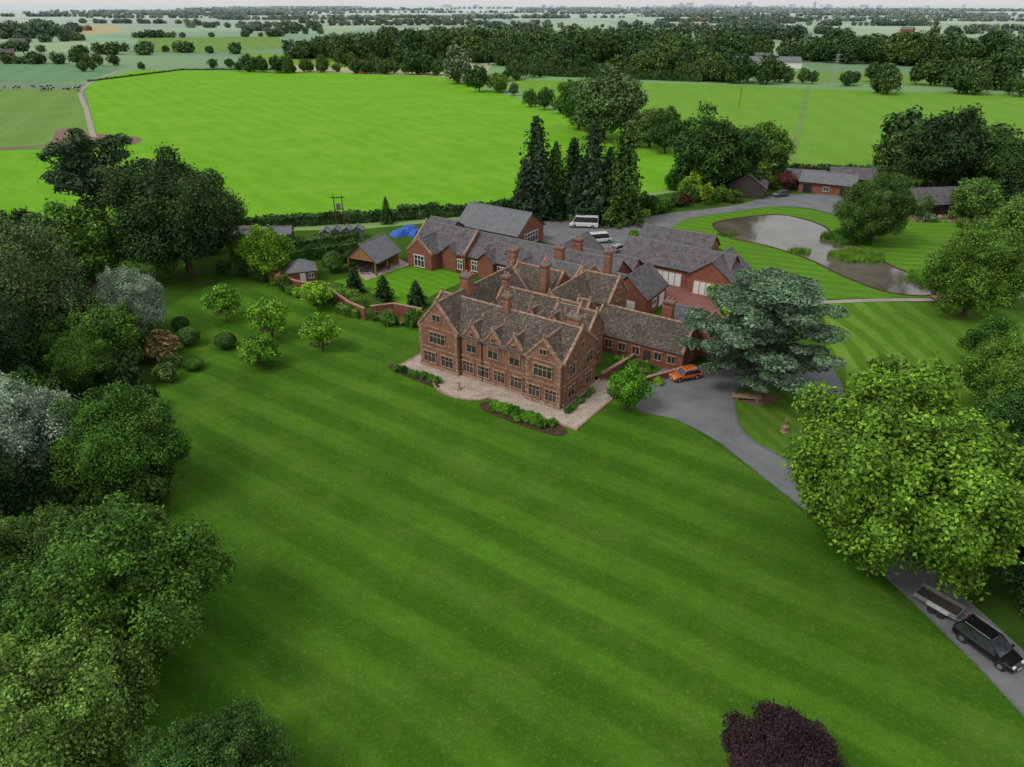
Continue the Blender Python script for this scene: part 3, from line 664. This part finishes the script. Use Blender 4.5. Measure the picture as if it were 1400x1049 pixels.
# terrace bushes
for i in range(9):
    x,y=LW(15.5+i*1.05,-4.4+random.uniform(-.3,.3)); put('box_bush','bush',x,y,random.uniform(.55,.9),(.06,.18,.012))
    x,y=LW(16+i*1.0,-5.4+random.uniform(-.3,.3)); 
    if i<8: put('box_bush','bush',x,y,random.uniform(.5,.85),(.055,.16,.012))
for i in range(7):
    x,y=LW(-1.5+i*1.15,-3.9+random.uniform(-.3,.3)); put('box_bush','bush',x,y,random.uniform(.45,.75),(.055,.15,.02))
for i in range(7):
    x,y=LW(23.9+random.uniform(-.2,.3),-.5+i*1.0); put('lavender_bush','bush',x,y,random.uniform(.4,.65),random.choice(['mid','light','dm']))
for i in range(16):
    x,y=LW(24.8+random.uniform(0,6),9.5+random.uniform(0,6.5)); put('box_bush','bush',x,y,random.uniform(.35,.7),random.choice(['mid','bright','dm','olive']))
sheet('flower_bed',[LW(-2.6,-3.0),LW(5.5,-3.9),LW(5.5,-4.9),LW(-2.6,-4.3)],.13,'soil'); sheet('flower_bed',[LW(14.8,-3.6),LW(25,-3.7),LW(25,-6),LW(14.8,-6)],.13,'soil')
for (px,py) in ((305,434),(367,456),(437,476),(353,497)): 
    x,y=G(px,py-6); sheet('tree_bed',[(x+1.5*math.cos(t),y+1.5*math.sin(t)) for t in np.linspace(0,2*PI,12)[:-1]],.09,'soil')
# flower borders with mixed shrubs
def border(pts,n,r,cols,name='shrub',w=1.5,h=0):
    P=catmull(GP(pts),False,8)
    for i in range(n):
        q=P[int(len(P)*(i+.5)/n)]; put(name,'bush',q[0]+random.uniform(-w,w),q[1]+random.uniform(-w,w),random.uniform(*r),random.choice(cols),random.uniform(.8,1.3))
border([(505,432),(530,440),(560,445),(578,440)],14,(.8,1.6),['mid','bright','dm','orange','light'])
border([(370,392),(400,404),(440,415)],9,(.9,1.6),['mid','bright','dm','orange'])
border([(870,296),(900,290),(935,278),(975,272),(1000,278)],26,(1.2,2.6),['mid','bright','dm','red','yg','olive'])
border([(740,296),(800,294),(870,292)],18,(1.3,2.2),['dm','dark','mid','yg'],w=1)
border([(1010,262),(1060,255),(1110,252)],16,(1.5,3),['mid','bright','dm','red','yg','dark'],w=3)
border([(925,262),(945,262),(990,262)],10,(1.4,3),['mid','yg','dm','bright'],w=3)
border([(1190,268),(1230,262),(1260,262)],8,(1.5,2.5),['mid','red','dm'],w=2)
border([(960,452),(990,470),(960,480)],9,(.8,1.5),['mid','dm','light'])
border([(985,395),(990,415),(1000,440)],8,(.9,1.7),['mid','dm','bright'])
border([(1250,300),(1300,305),(1340,310),(1380,300)],16,(.8,1.8),['mid','light','olive','grey'],w=3)
border([(90,690),(150,700),(200,680)],8,(1.2,2.4),['dm','mid'],w=2); border([(50,420),(100,430),(180,480),(90,560)],16,(2,3.4),['dark','dm'],w=4)
border([(20,700),(60,760),(200,690)],12,(2,3),['dark','dm'],w=3)
border([(0,330),(100,340),(200,345),(300,345)],16,(2.5,4),['dark','dm','mid'],w=3)
# hedges
def hedge(pts,w,h,col,leaf=.28,dens=9,name='hedge',wob=.25):
    P=GP(pts); rg=np.random.default_rng(len(pts)*7+int(abs(P[0][0]))); b=edging(name,P,w*.8,h*.9,'leaf',False); Vs=[]
    for i in range(len(P)-1):
        a=np.array(P[i]); c=np.array(P[i+1]); L=np.linalg.norm(c-a); t=(c-a)/L; nn=np.array([-t[1],t[0]])
        k=int(L*(w+2*h)*dens); s=rg.uniform(0,L,k); q=rg.uniform(-(h+w/2),h+w/2,k)
        side=np.sign(q); up=np.abs(q)<w/2
        off=np.where(up,q,side*w/2)+rg.normal(size=k)*.12; z=np.where(up,h,h-(np.abs(q)-w/2)); z=z+rg.normal(size=k)*.1+np.sin(s*.8)*wob*up
        p=np.stack([a[0]+t[0]*s+nn[0]*off,a[1]+t[1]*s+nn[1]*off,np.maximum(z,.05)],1)
        n=np.where(up[:,None],np.array([0,0,1.]),np.stack([nn[0]*side,nn[1]*side,0*side],1))
        Vs.append(cards(p,unit(n+rg.normal(size=(k,3))*.5),leaf,rg))
    V=np.concatenate(Vs); o=len(b.v); nq=len(V)//4; b.v+=[tuple(x) for x in V.tolist()]; b.f+=[(o+4*i,o+4*i+1,o+4*i+2,o+4*i+3) for i in range(nq)]; b.m+=[b.mi('leaf')]*nq
    me=bpy.data.meshes.new(name); me.from_pydata(b.v,[],b.f); me.materials.append(M['leaf']); ob=bpy.data.objects.new(name,me); COL.objects.link(ob); ob.color=(*C_[col],1)
hedge([(312,314),(400,309),(470,305),(560,300),(640,294),(712,286)],2.2,2.4,'dark',.4,5)
hedge([(380,366),(420,356),(470,350),(488,346)],1.6,2.6,'dm'); hedge([(385,345),(430,338),(488,331)],1.5,2,'dm')
hedge([(452,405),(480,412),(492,424)],2,2,'mid',.22,14); hedge([(462,428),(492,436)],1.2,1.6,'mid',.22,14)
hedge([(300,372),(340,378),(366,386)],1.5,2,'dm'); hedge([(545,300),(600,296)],2,3,'dark',.4,5)
hedge([(1000,246),(1080,240),(1180,242),(1260,244)],2.5,3,'dark',.45,4)
hedge([(740,104),(850,108),(960,112)],4,6,'dark',.9,1.2)
hedge([(120,112),(250,96),(400,96)],1.2,1,'dm',.5,2) 
hedge([(838,494),(862,500),(890,505)],.8,.9,'mid',.18,20)
# reeds
def reeds(px,py,rx,ry,n,h,col):
    X,Y=G(px,py); rg=np.random.default_rng(n); a=rg.uniform(0,2*PI,n); r=np.sqrt(rg.uniform(0,1,n))*(1+.2*np.sin(a*5))
    x=X+rx*r*np.cos(a); y=Y+ry*r*np.sin(a); hh=h*rg.uniform(.6,1.1,n); th=rg.uniform(0,PI,n); w=.06; l=rg.normal(size=(n,2))*.25
    V=np.stack([np.stack([x-w*np.cos(th),y-w*np.sin(th),0*x],1),np.stack([x+w*np.cos(th),y+w*np.sin(th),0*x],1),np.stack([x+l[:,0],y+l[:,1],hh],1)],1).reshape(-1,3)
    me=bpy.data.meshes.new('reeds'); me.from_pydata(V.tolist(),[],[(3*i,3*i+1,3*i+2) for i in range(n)]); me.materials.append(M['leaf']); o=bpy.data.objects.new('reeds',me); COL.objects.link(o); o.color=(*(C_[col] if isinstance(col,str) else col),1)
RC=(.09,.22,.025)
reeds(1160,328,5,4,6200,1.6,RC); reeds(1172,353,5,3.2,6200,1.5,RC); reeds(1093,346,2.2,1.2,1200,1.1,RC); reeds(1262,385,2.5,4,1600,1.2,RC); reeds(995,322,2,1.2,600,1,'olive')
# ------------------------------------------------------------------ distant woodland (face-instanced)
def inpoly(P,x,y):
    c=np.zeros(len(x),bool); j=len(P)-1
    for i in range(len(P)):
        xi,yi=P[i]; xj,yj=P[j]; q=((yi>y)!=(yj>y))&(x<(xj-xi)*(y-yi)/(yj-yi+1e-9)+xi); c^=q; j=i
    return c
WP=[]
def wood(poly,sp_,R):
    P=GP(poly); xs=[p[0] for p in P]; ys=[p[1] for p in P]; A=(max(xs)-min(xs))*(max(ys)-min(ys)); n=int(A/sp_**2)
    x=RG.uniform(min(xs),max(xs),n); y=RG.uniform(min(ys),max(ys),n); k=inpoly(P,x,y)
    for a,b_ in zip(x[k],y[k]): WP.append((a,b_,R*random.choice((.55,.75,.9,1.0,1.2,1.45))*random.uniform(.9,1.1)))
def row(a,b_,n,R,jit=6):
    (x0,y0),(x1,y1)=G(*a),G(*b_)
    for i in range(n):
        t=random.random(); WP.append((x0+(x1-x0)*t+random.uniform(-jit,jit),y0+(y1-y0)*t+random.uniform(-jit,jit),R*random.uniform(.6,1.25)))
wood([(385,80),(470,68),(560,60),(700,61),(880,66),(1000,74),(1050,84),(1000,92),(900,95),(850,85),(760,95),(690,92),(640,86),(560,80),(480,84)],10,7)
wood([(860,98),(960,104),(1060,112),(1060,118),(960,112),(860,106)],9,6)
wood([(1060,76),(1200,76),(1400,80),(1600,84),(1600,98),(1400,94),(1200,90),(1080,84)],12,7.5)
wood([(1120,60),(1500,62),(1500,66),(1120,63)],17,8)
wood([(620,50),(1000,52),(1100,52.5),(1100,55),(620,54)],18,8)
row((330,98),(410,100),14,4.2); row((410,98),(620,103),30,4.6); row((1180,112),(1400,124),16,7.5); row((1060,112),(1180,118),8,5)
row((120,98),(330,92),7,3.2); row((0,86),(180,92),10,5); row((470,90),(620,96),18,5); row((1400,124),(1600,130),8,7)
row((0,70),(200,76),12,6); row((180,70),(330,74),10,6); row((20,60),(120,55),12,6); row((180,52),(400,50),22,6); row((0,52),(100,50),12,7)
row((690,112),(760,100),8,4); row((700,100),(860,104),30,5); row((1180,126),(1230,130),3,6); row((1300,128),(1400,132),5,7); row((1230,235),(1400,232),9,6)
row((620,110),(700,132),7,4)
wood([(0,44),(60,40),(110,44),(60,52),(0,56)],24,8)
for yy in (46,42,38,35,32,29.5,27,25,23,21,19.5,18,16.8,15.6,14.6,13.7,12.8,12):
    D=G(700,yy)[1]; R=5.0+D/1300.
    for _ in range(2 if yy>25 else 4):
        xa=random.uniform(-60,1350); xb=xa+random.uniform(100,380); y2=yy+random.uniform(-1,1)*(1 if yy>25 else .25)
        W_=abs(xb-xa)/F*D; row((xa,yy),(xb,y2),int(min(200,W_/(R*1.9))),R,R*1.0)
    for _ in range(2):
        xa=random.uniform(100,1300); w=random.uniform(60,200); d=max(.14,(yy-8)*.020)
        wood([(xa,yy),(xa+w,yy+d*.3),(xa+w*.9,yy+d*1.4),(xa+w*.1,yy+d*1.2)],R*2.3,R)
WP=np.array(WP); D=np.hypot(WP[:,0],WP[:,1])
bands=((0,750,(.040,.088,.022)),(750,1100,(.050,.098,.036)),(1100,1600,(.070,.118,.062)),(1600,2600,(.105,.155,.108)),(2600,4500,(.17,.22,.195)),(4500,8000,(.25,.30,.30)),(8000,90000,(.33,.38,.40)))  # leaf colours per distance band, far ones paled and blued to imitate haze
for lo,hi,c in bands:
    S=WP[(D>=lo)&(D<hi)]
    for v in range(3):
        Q=S[v::3]
        if len(Q)==0: continue
        n=len(Q); a=RG.uniform(0,2*PI,n); r=Q[:,2]/math.sqrt(2)
        V=np.stack([np.stack([Q[:,0]+r*np.cos(a+k*PI/2),Q[:,1]+r*np.sin(a+k*PI/2),np.full(n,.0)],1) for k in range(4)],1).reshape(-1,3)
        me=bpy.data.meshes.new('distant_woodland'); me.from_pydata(V.tolist(),[],[(4*i,4*i+1,4*i+2,4*i+3) for i in range(n)])
        p=bpy.data.objects.new('distant_woodland',me); COL.objects.link(p); p.instance_type='FACES'; p.use_instance_faces_scale=True; p.instance_faces_scale=1.0
        p.show_instancer_for_render=False; p.show_instancer_for_viewport=False
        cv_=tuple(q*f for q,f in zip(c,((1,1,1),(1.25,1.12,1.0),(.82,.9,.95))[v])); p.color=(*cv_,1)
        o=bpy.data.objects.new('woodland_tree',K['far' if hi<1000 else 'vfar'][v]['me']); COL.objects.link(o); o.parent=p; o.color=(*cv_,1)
print('woodland',len(WP))
# far town on the skyline
M['town']=simple('hazy_town',(.45,.49,.52),.9,.1,.01)  # haze is put into the buildings' own colour
B=MB()
for i in range(60):
    px=random.gauss(1010,70) if i<40 else random.uniform(600,1350); x,y=G(px,10.2); y+=random.uniform(-1500,1500); hh=random.uniform(25,70)*(1.7 if i%9==0 else 1); w_=random.uniform(25,90)
    B.box(x-w_,x+w_,y-20,y+20,0,hh,'town')
B.obj('distant_town')
# ------------------------------------------------------------------ vehicles
def vehicle(name,px,py,head,L,Wd,Ht,pm,kind='suv'):
    x,y=G(px,py); E=empty(name,(x,y,.09),head); B=MB(); h=Wd/2; zb=.28
    belt={'suv':.58,'mpv':.58,'van':.50,'car':.62}[kind]*Ht
    if kind in('suv','car'): st=[(-.5,.84,.80),(-.47,.95,.98),(-.3,1,1),(.22,1,1.0),(.36,.98,.93),(.46,.9,.84),(.5,.78,.66)]; cab=(-.47,-.36,.08,.25)
    elif kind=='mpv': st=[(-.5,.88,.9),(-.48,.96,1.0),(-.3,1,1),(.20,1,1.0),(.34,.98,.93),(.45,.9,.80),(.5,.76,.6)]; cab=(-.49,-.42,.06,.27)
    else: st=[(-.5,.95,1),(-.49,1,1),(0,1,1),(.36,1,1),(.43,.96,.92),(.48,.92,.8),(.5,.85,.62)]; cab=(-.498,-.485,.28,.40)
    rings=[]
    for fx,fw,fz in st:
        X=fx*L; w=h*fw; zt=belt*fz
        rings.append([(X,-w*.86,zb),(X,-w,zb+.14),(X,-w,zt-.14),(X,-w*.93,zt),(X,w*.93,zt),(X,w,zt-.14),(X,w,zb+.14),(X,w*.86,zb)])
    for i in range(len(rings)-1):
        for j in range(8):
            B.face([rings[i][j],rings[i][(j+1)%8],rings[i+1][(j+1)%8],rings[i+1][j]],'trim' if j in(7,) else pm)
    B.face(rings[0],pm); B.face(rings[-1],pm)
    b0,t0,t1,b1=[c*L for c in cab]; wb=h*.92; wt=h*.78 if kind!='van' else h*.86; zr=Ht-.06
    q=[(b0,-wb,belt-.02),(b1,-wb,belt*.97),(b1,wb,belt*.97),(b0,wb,belt-.02),(t0,-wt,zr),(t1,-wt,zr),(t1,wt,zr),(t0,wt,zr)]
    B.hexa(q,'glass')
    # crowned roof panel in strips
    for k in range(4):
        y0=-wt-.02+(2*wt+.04)*k/4; y1=-wt-.02+(2*wt+.04)*(k+1)/4; f=lambda y:Ht+.05*(1-(y/(wt+.02))**2)-.03
        B.hexa([(t0-.03,y0,zr-.03),(t1+.04,y0,zr-.03),(t1+.04,y1,zr-.03),(t0-.03,y1,zr-.03),(t0+.05,y0,f(y0)),(t1-.05,y0,f(y0)),(t1-.05,y1,f(y1)),(t0+.05,y1,f(y1))],pm)
    def lerp(a,c,t): return tuple(a[i]+(c[i]-a[i])*t for i in range(3))
    for s in (0,1):
        lo0,lo1,hi0,hi1=(q[0],q[1],q[4],q[5]) if s==0 else (q[3],q[2],q[7],q[6])
        for t in ((0,.36,.68,1) if kind!='van' else (0,.22,.45,.7,.88,1)):
            a=lerp(lo0,lo1,t); c=lerp(hi0,hi1,t); B.tube([a,c],[.05,.05],pm if t in(0,1) else 'trim',6)
        sy=-1 if s==0 else 1
        B.box(b1*.86-.08,b1*.86+.1,h if sy>0 else -h-.2,h+.2 if sy>0 else -h,belt,belt+.16,pm)
        if kind!='van': B.tube([(t0+.2,sy*wt*.92,Ht+.05),(t1-.1,sy*wt*.92,Ht+.05)],[.025,.025],'metal',6)
        for wx in (-.31,.32):
            X=wx*L; r=.34
            B.tube([(X,sy*(h*.80),r+.03),(X,sy*(h+.006),r+.03)],[r+.09,r+.09],'trim',18)
            B.tube([(X,sy*(h*.82),r),(X,sy*(h+.02),r)],[r,r],'rubber',18); B.tube([(X,sy*(h*.9),r),(X,sy*(h+.03),r)],[r*.62,r*.6],'alloy',12)
        B.box(L*.455,L*.49,sy*h*.62-.16,sy*h*.62+.16,belt*.66,belt*.66+.15,'lamp'); B.box(-L*.503,-L*.485,sy*h*.8-.1,sy*h*.8+.1,belt*.7,belt*.7+.3,'tail')
        B.box(-.15*L,.2*L,sy*h-.008,sy*h+.008,zb+.12,zb+.2,'trim')
    B.box(L*.478,L*.506,-h*.42,h*.42,zb+.12,zb+.36,'trim'); B.box(L*.5,L*.512,-.26,.26,zb+.14,zb+.25,'white')
    B.box(-L*.512,-L*.495,-.26,.26,zb+.25,zb+.36,'white')
    B.obj('body',E,bevel=.02)
    return E
blk=paint('black_paint',(.008,.008,.01),.15,.2); wht=paint('white_car_paint',(.66,.66,.66)); org=paint('orange_paint',(.55,.11,.01)); gry=paint('dark_grey_paint',(.05,.055,.065)); slv=paint('silver_paint',(.40,.42,.43))
vehicle('black_people_carrier',1347,890,math.radians(-62),4.8,1.95,1.75,blk,'mpv')
vehicle('orange_car',936,518,math.radians(200),4.4,1.85,1.55,org,'suv')
vehicle('white_minibus',798,311,math.radians(172),6.6,2.1,2.6,wht,'van')
vehicle('white_van',820,332,math.radians(15),5.2,2.0,2.2,wht,'van'); vehicle('silver_car',846,344,math.radians(40),4.4,1.8,1.5,slv,'suv')
vehicle('dark_car',1067,269,math.radians(200),4.5,1.85,1.6,gry,'suv'); vehicle('white_car',988,383,math.radians(-60),4.5,1.85,1.6,wht,'car')
vehicle('red_tractor',497,101,.2,6,2.2,2.6,paint('red_paint',(.5,.02,.02)),'van')
# trailer
x,y=G(1280,832); E=empty('utility_trailer',(x,y,.09),math.radians(-52)); B=MB()
B.box(-1.7,1.7,-.85,.85,.55,.62,'timber')
for sy in (-1,1): B.box(-1.7,1.7,sy*.85-.02,sy*.85+.02,.55,1.0,'metal'); B.tube([(-.1,sy*.9,.33),(-.1,sy*1.08,.33)],[.32,.32],'rubber',16); B.tube([(.6,sy*.9,.33),(.6,sy*1.08,.33)],[.32,.32],'rubber',16); B.box(-.6,1.1,sy*.98-.14,sy*.98+.14,.68,.72,'metal')
for sx in (-1.7,1.7): B.box(sx-.02,sx+.02,-.83,.83,.55,1.0,'metal')
B.tube([(1.7,-.7,.55),(2.9,0,.5)],[.05,.05],'metal'); B.tube([(1.7,.7,.55),(2.9,0,.5)],[.05,.05],'metal'); B.tube([(2.7,0,.5),(2.7,0,.05)],[.04,.06],'metal')
B.obj('bed',E)
# ------------------------------------------------------------------ poles, pylon, furniture
def pole(px,py,h):
    x,y=G(px,py); B=MB()
    for s in (-1,1): B.tube([(s*.9,0,0),(s*.9,0,h)],[.15,.1],'bark',8)
    B.box(-1.5,1.5,-.08,.08,h-.5,h-.32,'timber'); B.box(-1.1,1.1,-.1,.1,h-3.2,h-3.05,'timber'); B.box(-.5,.5,-.5,-.05,h-3.0,h-1.7,'lead')
    for s in (-1.3,0,1.3): B.tube([(s,0,h-.32),(s,0,h)],[.06,.06],'pot',6)
    B.obj('utility_pole',None,(x,y,0),.2)
pole(466,309,7)
for px,py in ((700,135),(1010,148)):
    x,y=G(px,py); B=MB(); B.tube([(0,0,0),(0,0,9)],[.15,.1],'bark',6); B.box(-1,1,-.06,.06,8.5,8.65,'timber'); B.obj('utility_pole',None,(x,y,0),.4)
x,y=G(1137,120); B=MB()
for a,b_ in ((-1,-1),(1,-1),(1,1),(-1,1)): B.tube([(a*2.4,b_*2.4,0),(a*.8,b_*.8,12),(a*.3,b_*.3,19)],[.13,.1,.07],'metal',4)
for z in range(2,18,3):
    r=2.4-1.6*z/12 if z<12 else .8-.5*(z-12)/7
    for s in (-1,1): B.tube([(-r,s*r,z),(r*.9,s*r*.9,z+2.5)],[.05,.05],'metal',4); B.tube([(r,s*r,z),(-r*.9,s*r*.9,z+2.5)],[.05,.05],'metal',4)
for z,w in ((13,4.5),(16,3.8),(18.5,3)): B.tube([(-w,0,z),(w,0,z)],[.1,.1],'metal',4)
B.obj('electricity_pylon',None,(x,y,0),.3)
def tableset(px,py,rot,r=.7):
    x,y=G(px,py); E=empty('patio_table_set',(x,y,.09),rot); B=MB()
    B.tube([(0,0,.7),(0,0,.75)],[r,r],'timber',14); B.tube([(0,0,0),(0,0,.7)],[.08,.06],'timber',6)
    for k in range(4):
        a=k*PI/2+.4; cx,cy=1.15*math.cos(a),1.15*math.sin(a)
        B.box(cx-.25,cx+.25,cy-.25,cy+.25,.42,.47,'timber')
        for i,j in((-1,-1),(1,-1),(1,1),(-1,1)): B.box(cx+i*.2-.03,cx+i*.2+.03,cy+j*.2-.03,cy+j*.2+.03,0,.42,'timber')
        bx,by=1.4*math.cos(a),1.4*math.sin(a); t=(-math.sin(a)*.25,math.cos(a)*.25)
        B.hexa([(bx-t[0],by-t[1],.47),(bx+t[0],by+t[1],.47),(bx+t[0]+.04,by+t[1],.47),(bx-t[0]+.04,by-t[1],.47),(bx-t[0],by-t[1],.95),(bx+t[0],by+t[1],.95),(bx+t[0]+.04,by+t[1],.95),(bx-t[0]+.04,by-t[1],.95)],'timber')
    B.obj('table_and_chairs',E)
tableset(510,374,.2); tableset(524,368,.9); tableset(495,372,1.3); tableset(905,318,.4)
x,y=G(1020,547); B=MB()
B.box(-1.9,1.9,-.5,.5,.38,.55,'stone',.03,.03); B.box(-1.5,-1.1,-.4,.4,0,.38,'stone'); B.box(1.1,1.5,-.4,.4,0,.38,'stone'); B.obj('stone_bench',None,(x,y,.12),-.15)
x,y=LW(9,-3.4); B=MB(); B.tube([(0,0,0),(0,0,.15),(0,0,.2),(0,0,.85),(0,0,.9),(0,0,1.0)],[.4,.35,.16,.13,.3,.3],'stone',10); B.obj('sundial',None,(x,y,.1))
# ------------------------------------------------------------------ skinned figures
def skinned(name,vs,es,rad,mat,lv=1):
    me=bpy.data.meshes.new(name); me.from_pydata(vs,es,[]); o=bpy.data.objects.new(name,me); COL.objects.link(o)
    m=o.modifiers.new('s','SKIN'); s=o.modifiers.new('d','SUBSURF'); s.levels=lv; s.render_levels=lv
    for i,r in enumerate(rad): d=me.skin_vertices[0].data[i]; d.radius=(r,r) if not isinstance(r,tuple) else r; d.use_root=(i==0)
    bpy.context.view_layer.update(); dg=bpy.context.evaluated_depsgraph_get(); nm=bpy.data.meshes.new_from_object(o.evaluated_get(dg))
    bpy.data.objects.remove(o); nm.materials.clear(); nm.materials.append(mat); return nm
N=NT('cow_hide',.8,.2); tc=N.n('ShaderNodeTexCoord').outputs['Object']; M['cow']=N.col(N.mix(N.noise(1.3,1,.5,vec=tc,lo=.52,hi=.54),(.015,.013,.012),(.6,.58,.55)))
cv=[(-.7,0,1.15),(-.1,0,1.1),(.55,0,1.15),(.95,0,1.3),(1.3,0,1.25),(1.6,0,1.05)]; ce=[(0,1),(1,2),(2,3),(3,4),(4,5)]; cr_=[.3,.38,.32,.2,.15,.1]
for s in (-1,1):
    b0=len(cv); cv+=[(.5,s*.22,.85),(.52,s*.22,.45),(.5,s*.22,.03)]; ce+=[(2,b0),(b0,b0+1),(b0+1,b0+2)]; cr_+=[.13,.075,.06]
    b0=len(cv); cv+=[(-.62,s*.24,.85),(-.78,s*.22,.48),(-.72,s*.22,.03)]; ce+=[(0,b0),(b0,b0+1),(b0+1,b0+2)]; cr_+=[.16,.08,.06]
    b0=len(cv); cv+=[(1.3,s*.25,1.33)]; ce+=[(4,b0)]; cr_+=[.04]
b0=len(cv); cv+=[(-.98,0,1.3),(-1.08,0,.6)]; ce+=[(0,b0),(b0,b0+1)]; cr_+=[.04,.03]
cow=skinned('cow',cv,ce,cr_,M['cow'])
for i in range(34):
    x,y=G(random.uniform(-60,112),random.uniform(119,127)); o=bpy.data.objects.new('cow',cow); COL.objects.link(o); o.location=(x,y,.06); o.rotation_euler[2]=random.uniform(0,6.28); o.scale=(1.1,)*3
sv=[(0,0,1.05),(0,0,1.3),(0,.01,1.5),(0,0,1.62),(0,-.02,1.8)]; se=[(0,1),(1,2),(2,3),(3,4)]; sr=[.17,.14,.17,.07,.12]
for s in (-1,1):
    b0=len(sv); sv+=[(s*.1,0,.9),(s*.11,-.03 if s>0 else .04,.5),(s*.11,0,.05),(s*.11,-.12,.03)]; se+=[(0,b0),(b0,b0+1),(b0+1,b0+2),(b0+2,b0+3)]; sr+=[.11,.08,.055,.045]
    b0=len(sv); sv+=[(s*.2,0,1.48),(s*.3,-.03,1.2),(s*.16,-.22,1.1 if s>0 else 1.3)]; se+=[(2,b0),(b0,b0+1),(b0+1,b0+2)]; sr+=[.075,.055,.04]
st_=skinned('statue',sv,se,sr,M['stone'],2)
x,y=G(1072,592); E=empty('garden_statue',(x,y,.12),.4); B=MB(); B.box(-.4,.4,-.4,.4,0,.15,'stone'); B.box(-.28,.28,-.28,.28,.15,.7,'stone',.03,.03); B.box(-.34,.34,-.34,.34,.7,.8,'stone'); B.obj('plinth',E)
o=bpy.data.objects.new('figure',st_); COL.objects.link(o); o.parent=E; o.location=(0,0,.8); o.scale=(.75,)*3
# footbridge
x,y=G(1302,410); B=MB()
for i in range(14): B.box(-3.5+i*.5,-3.04+i*.5,-1,1,.25,.33,'oak')
for s in (-1,1):
    B.box(-3.5,3.5,s*1.02-.05,s*1.02+.05,1.1,1.2,'oak'); B.box(-3.5,3.5,s*.9-.08,s*.9+.08,.05,.25,'oak')
    for i in range(6): B.box(-3.4+i*1.35,-3.28+i*1.35,s*1.02-.05,s*1.02+.05,.25,1.1,'oak')
B.obj('footbridge',None,(x,y,.09),0)
# rocks by the pond bank
B=MB()
for i in range(70):
    px=random.uniform(1240,1320); py=296+random.uniform(-5,8); x,y=G(px,py); r=random.uniform(.25,.7)
    B.hexa([(x+a*r*random.uniform(.6,1),y+b_*r*random.uniform(.6,1),z*r*random.uniform(.5,.9)) for z in (0,1) for a,b_ in((-1,-1),(1,-1),(1,1),(-1,1))],'stone')
B.obj('rockery_stones')
# ------------------------------------------------------------------ light
w=bpy.data.worlds.new('World'); sc.world=w; w.use_nodes=True; nt=w.node_tree; bg=nt.nodes['Background']
sky=nt.nodes.new('ShaderNodeTexSky'); sky.sky_type='NISHITA'; sky.sun_disc=False
el=math.radians(52); az=math.atan2(-.75,-.45)
sky.sun_elevation=el; sky.sun_rotation=az; sky.air_density=1.0; sky.dust_density=2.0; sky.ozone_density=1.0
hs=nt.nodes.new('ShaderNodeHueSaturation'); hs.inputs['Saturation'].default_value=.35
mx=nt.nodes.new('ShaderNodeMix'); mx.data_type='RGBA'; mx.inputs['Factor'].default_value=.6; mx.inputs[7].default_value=(8.3,8.35,8.4,1)  # cloud layer
nt.links.new(sky.outputs[0],hs.inputs['Color']); nt.links.new(hs.outputs[0],mx.inputs[6]); nt.links.new(mx.outputs[2],bg.inputs[0]); bg.inputs[1].default_value=.12
d=Vector((math.sin(az)*math.cos(el),math.cos(az)*math.cos(el),math.sin(el)))
su=bpy.data.lights.new('sun','SUN'); su.energy=1.5; su.angle=math.radians(18); su.color=(1,.96,.88)
so=bpy.data.objects.new('sun',su); COL.objects.link(so); so.rotation_euler=(-d).to_track_quat('-Z','Y').to_euler()
cam=bpy.data.cameras.new('camera'); co=bpy.data.objects.new('camera',cam); COL.objects.link(co)
cam.sensor_width=36; cam.lens=F/1400*36; cam.clip_end=400000; cam.clip_start=.5
co.location=(0,0,H); co.rotation_euler=(PI/2-PT,0,0); sc.camera=co
sc.view_settings.view_transform='Standard'; sc.view_settings.look='None'; sc.view_settings.exposure=0
print('built in',time.time()-T0)
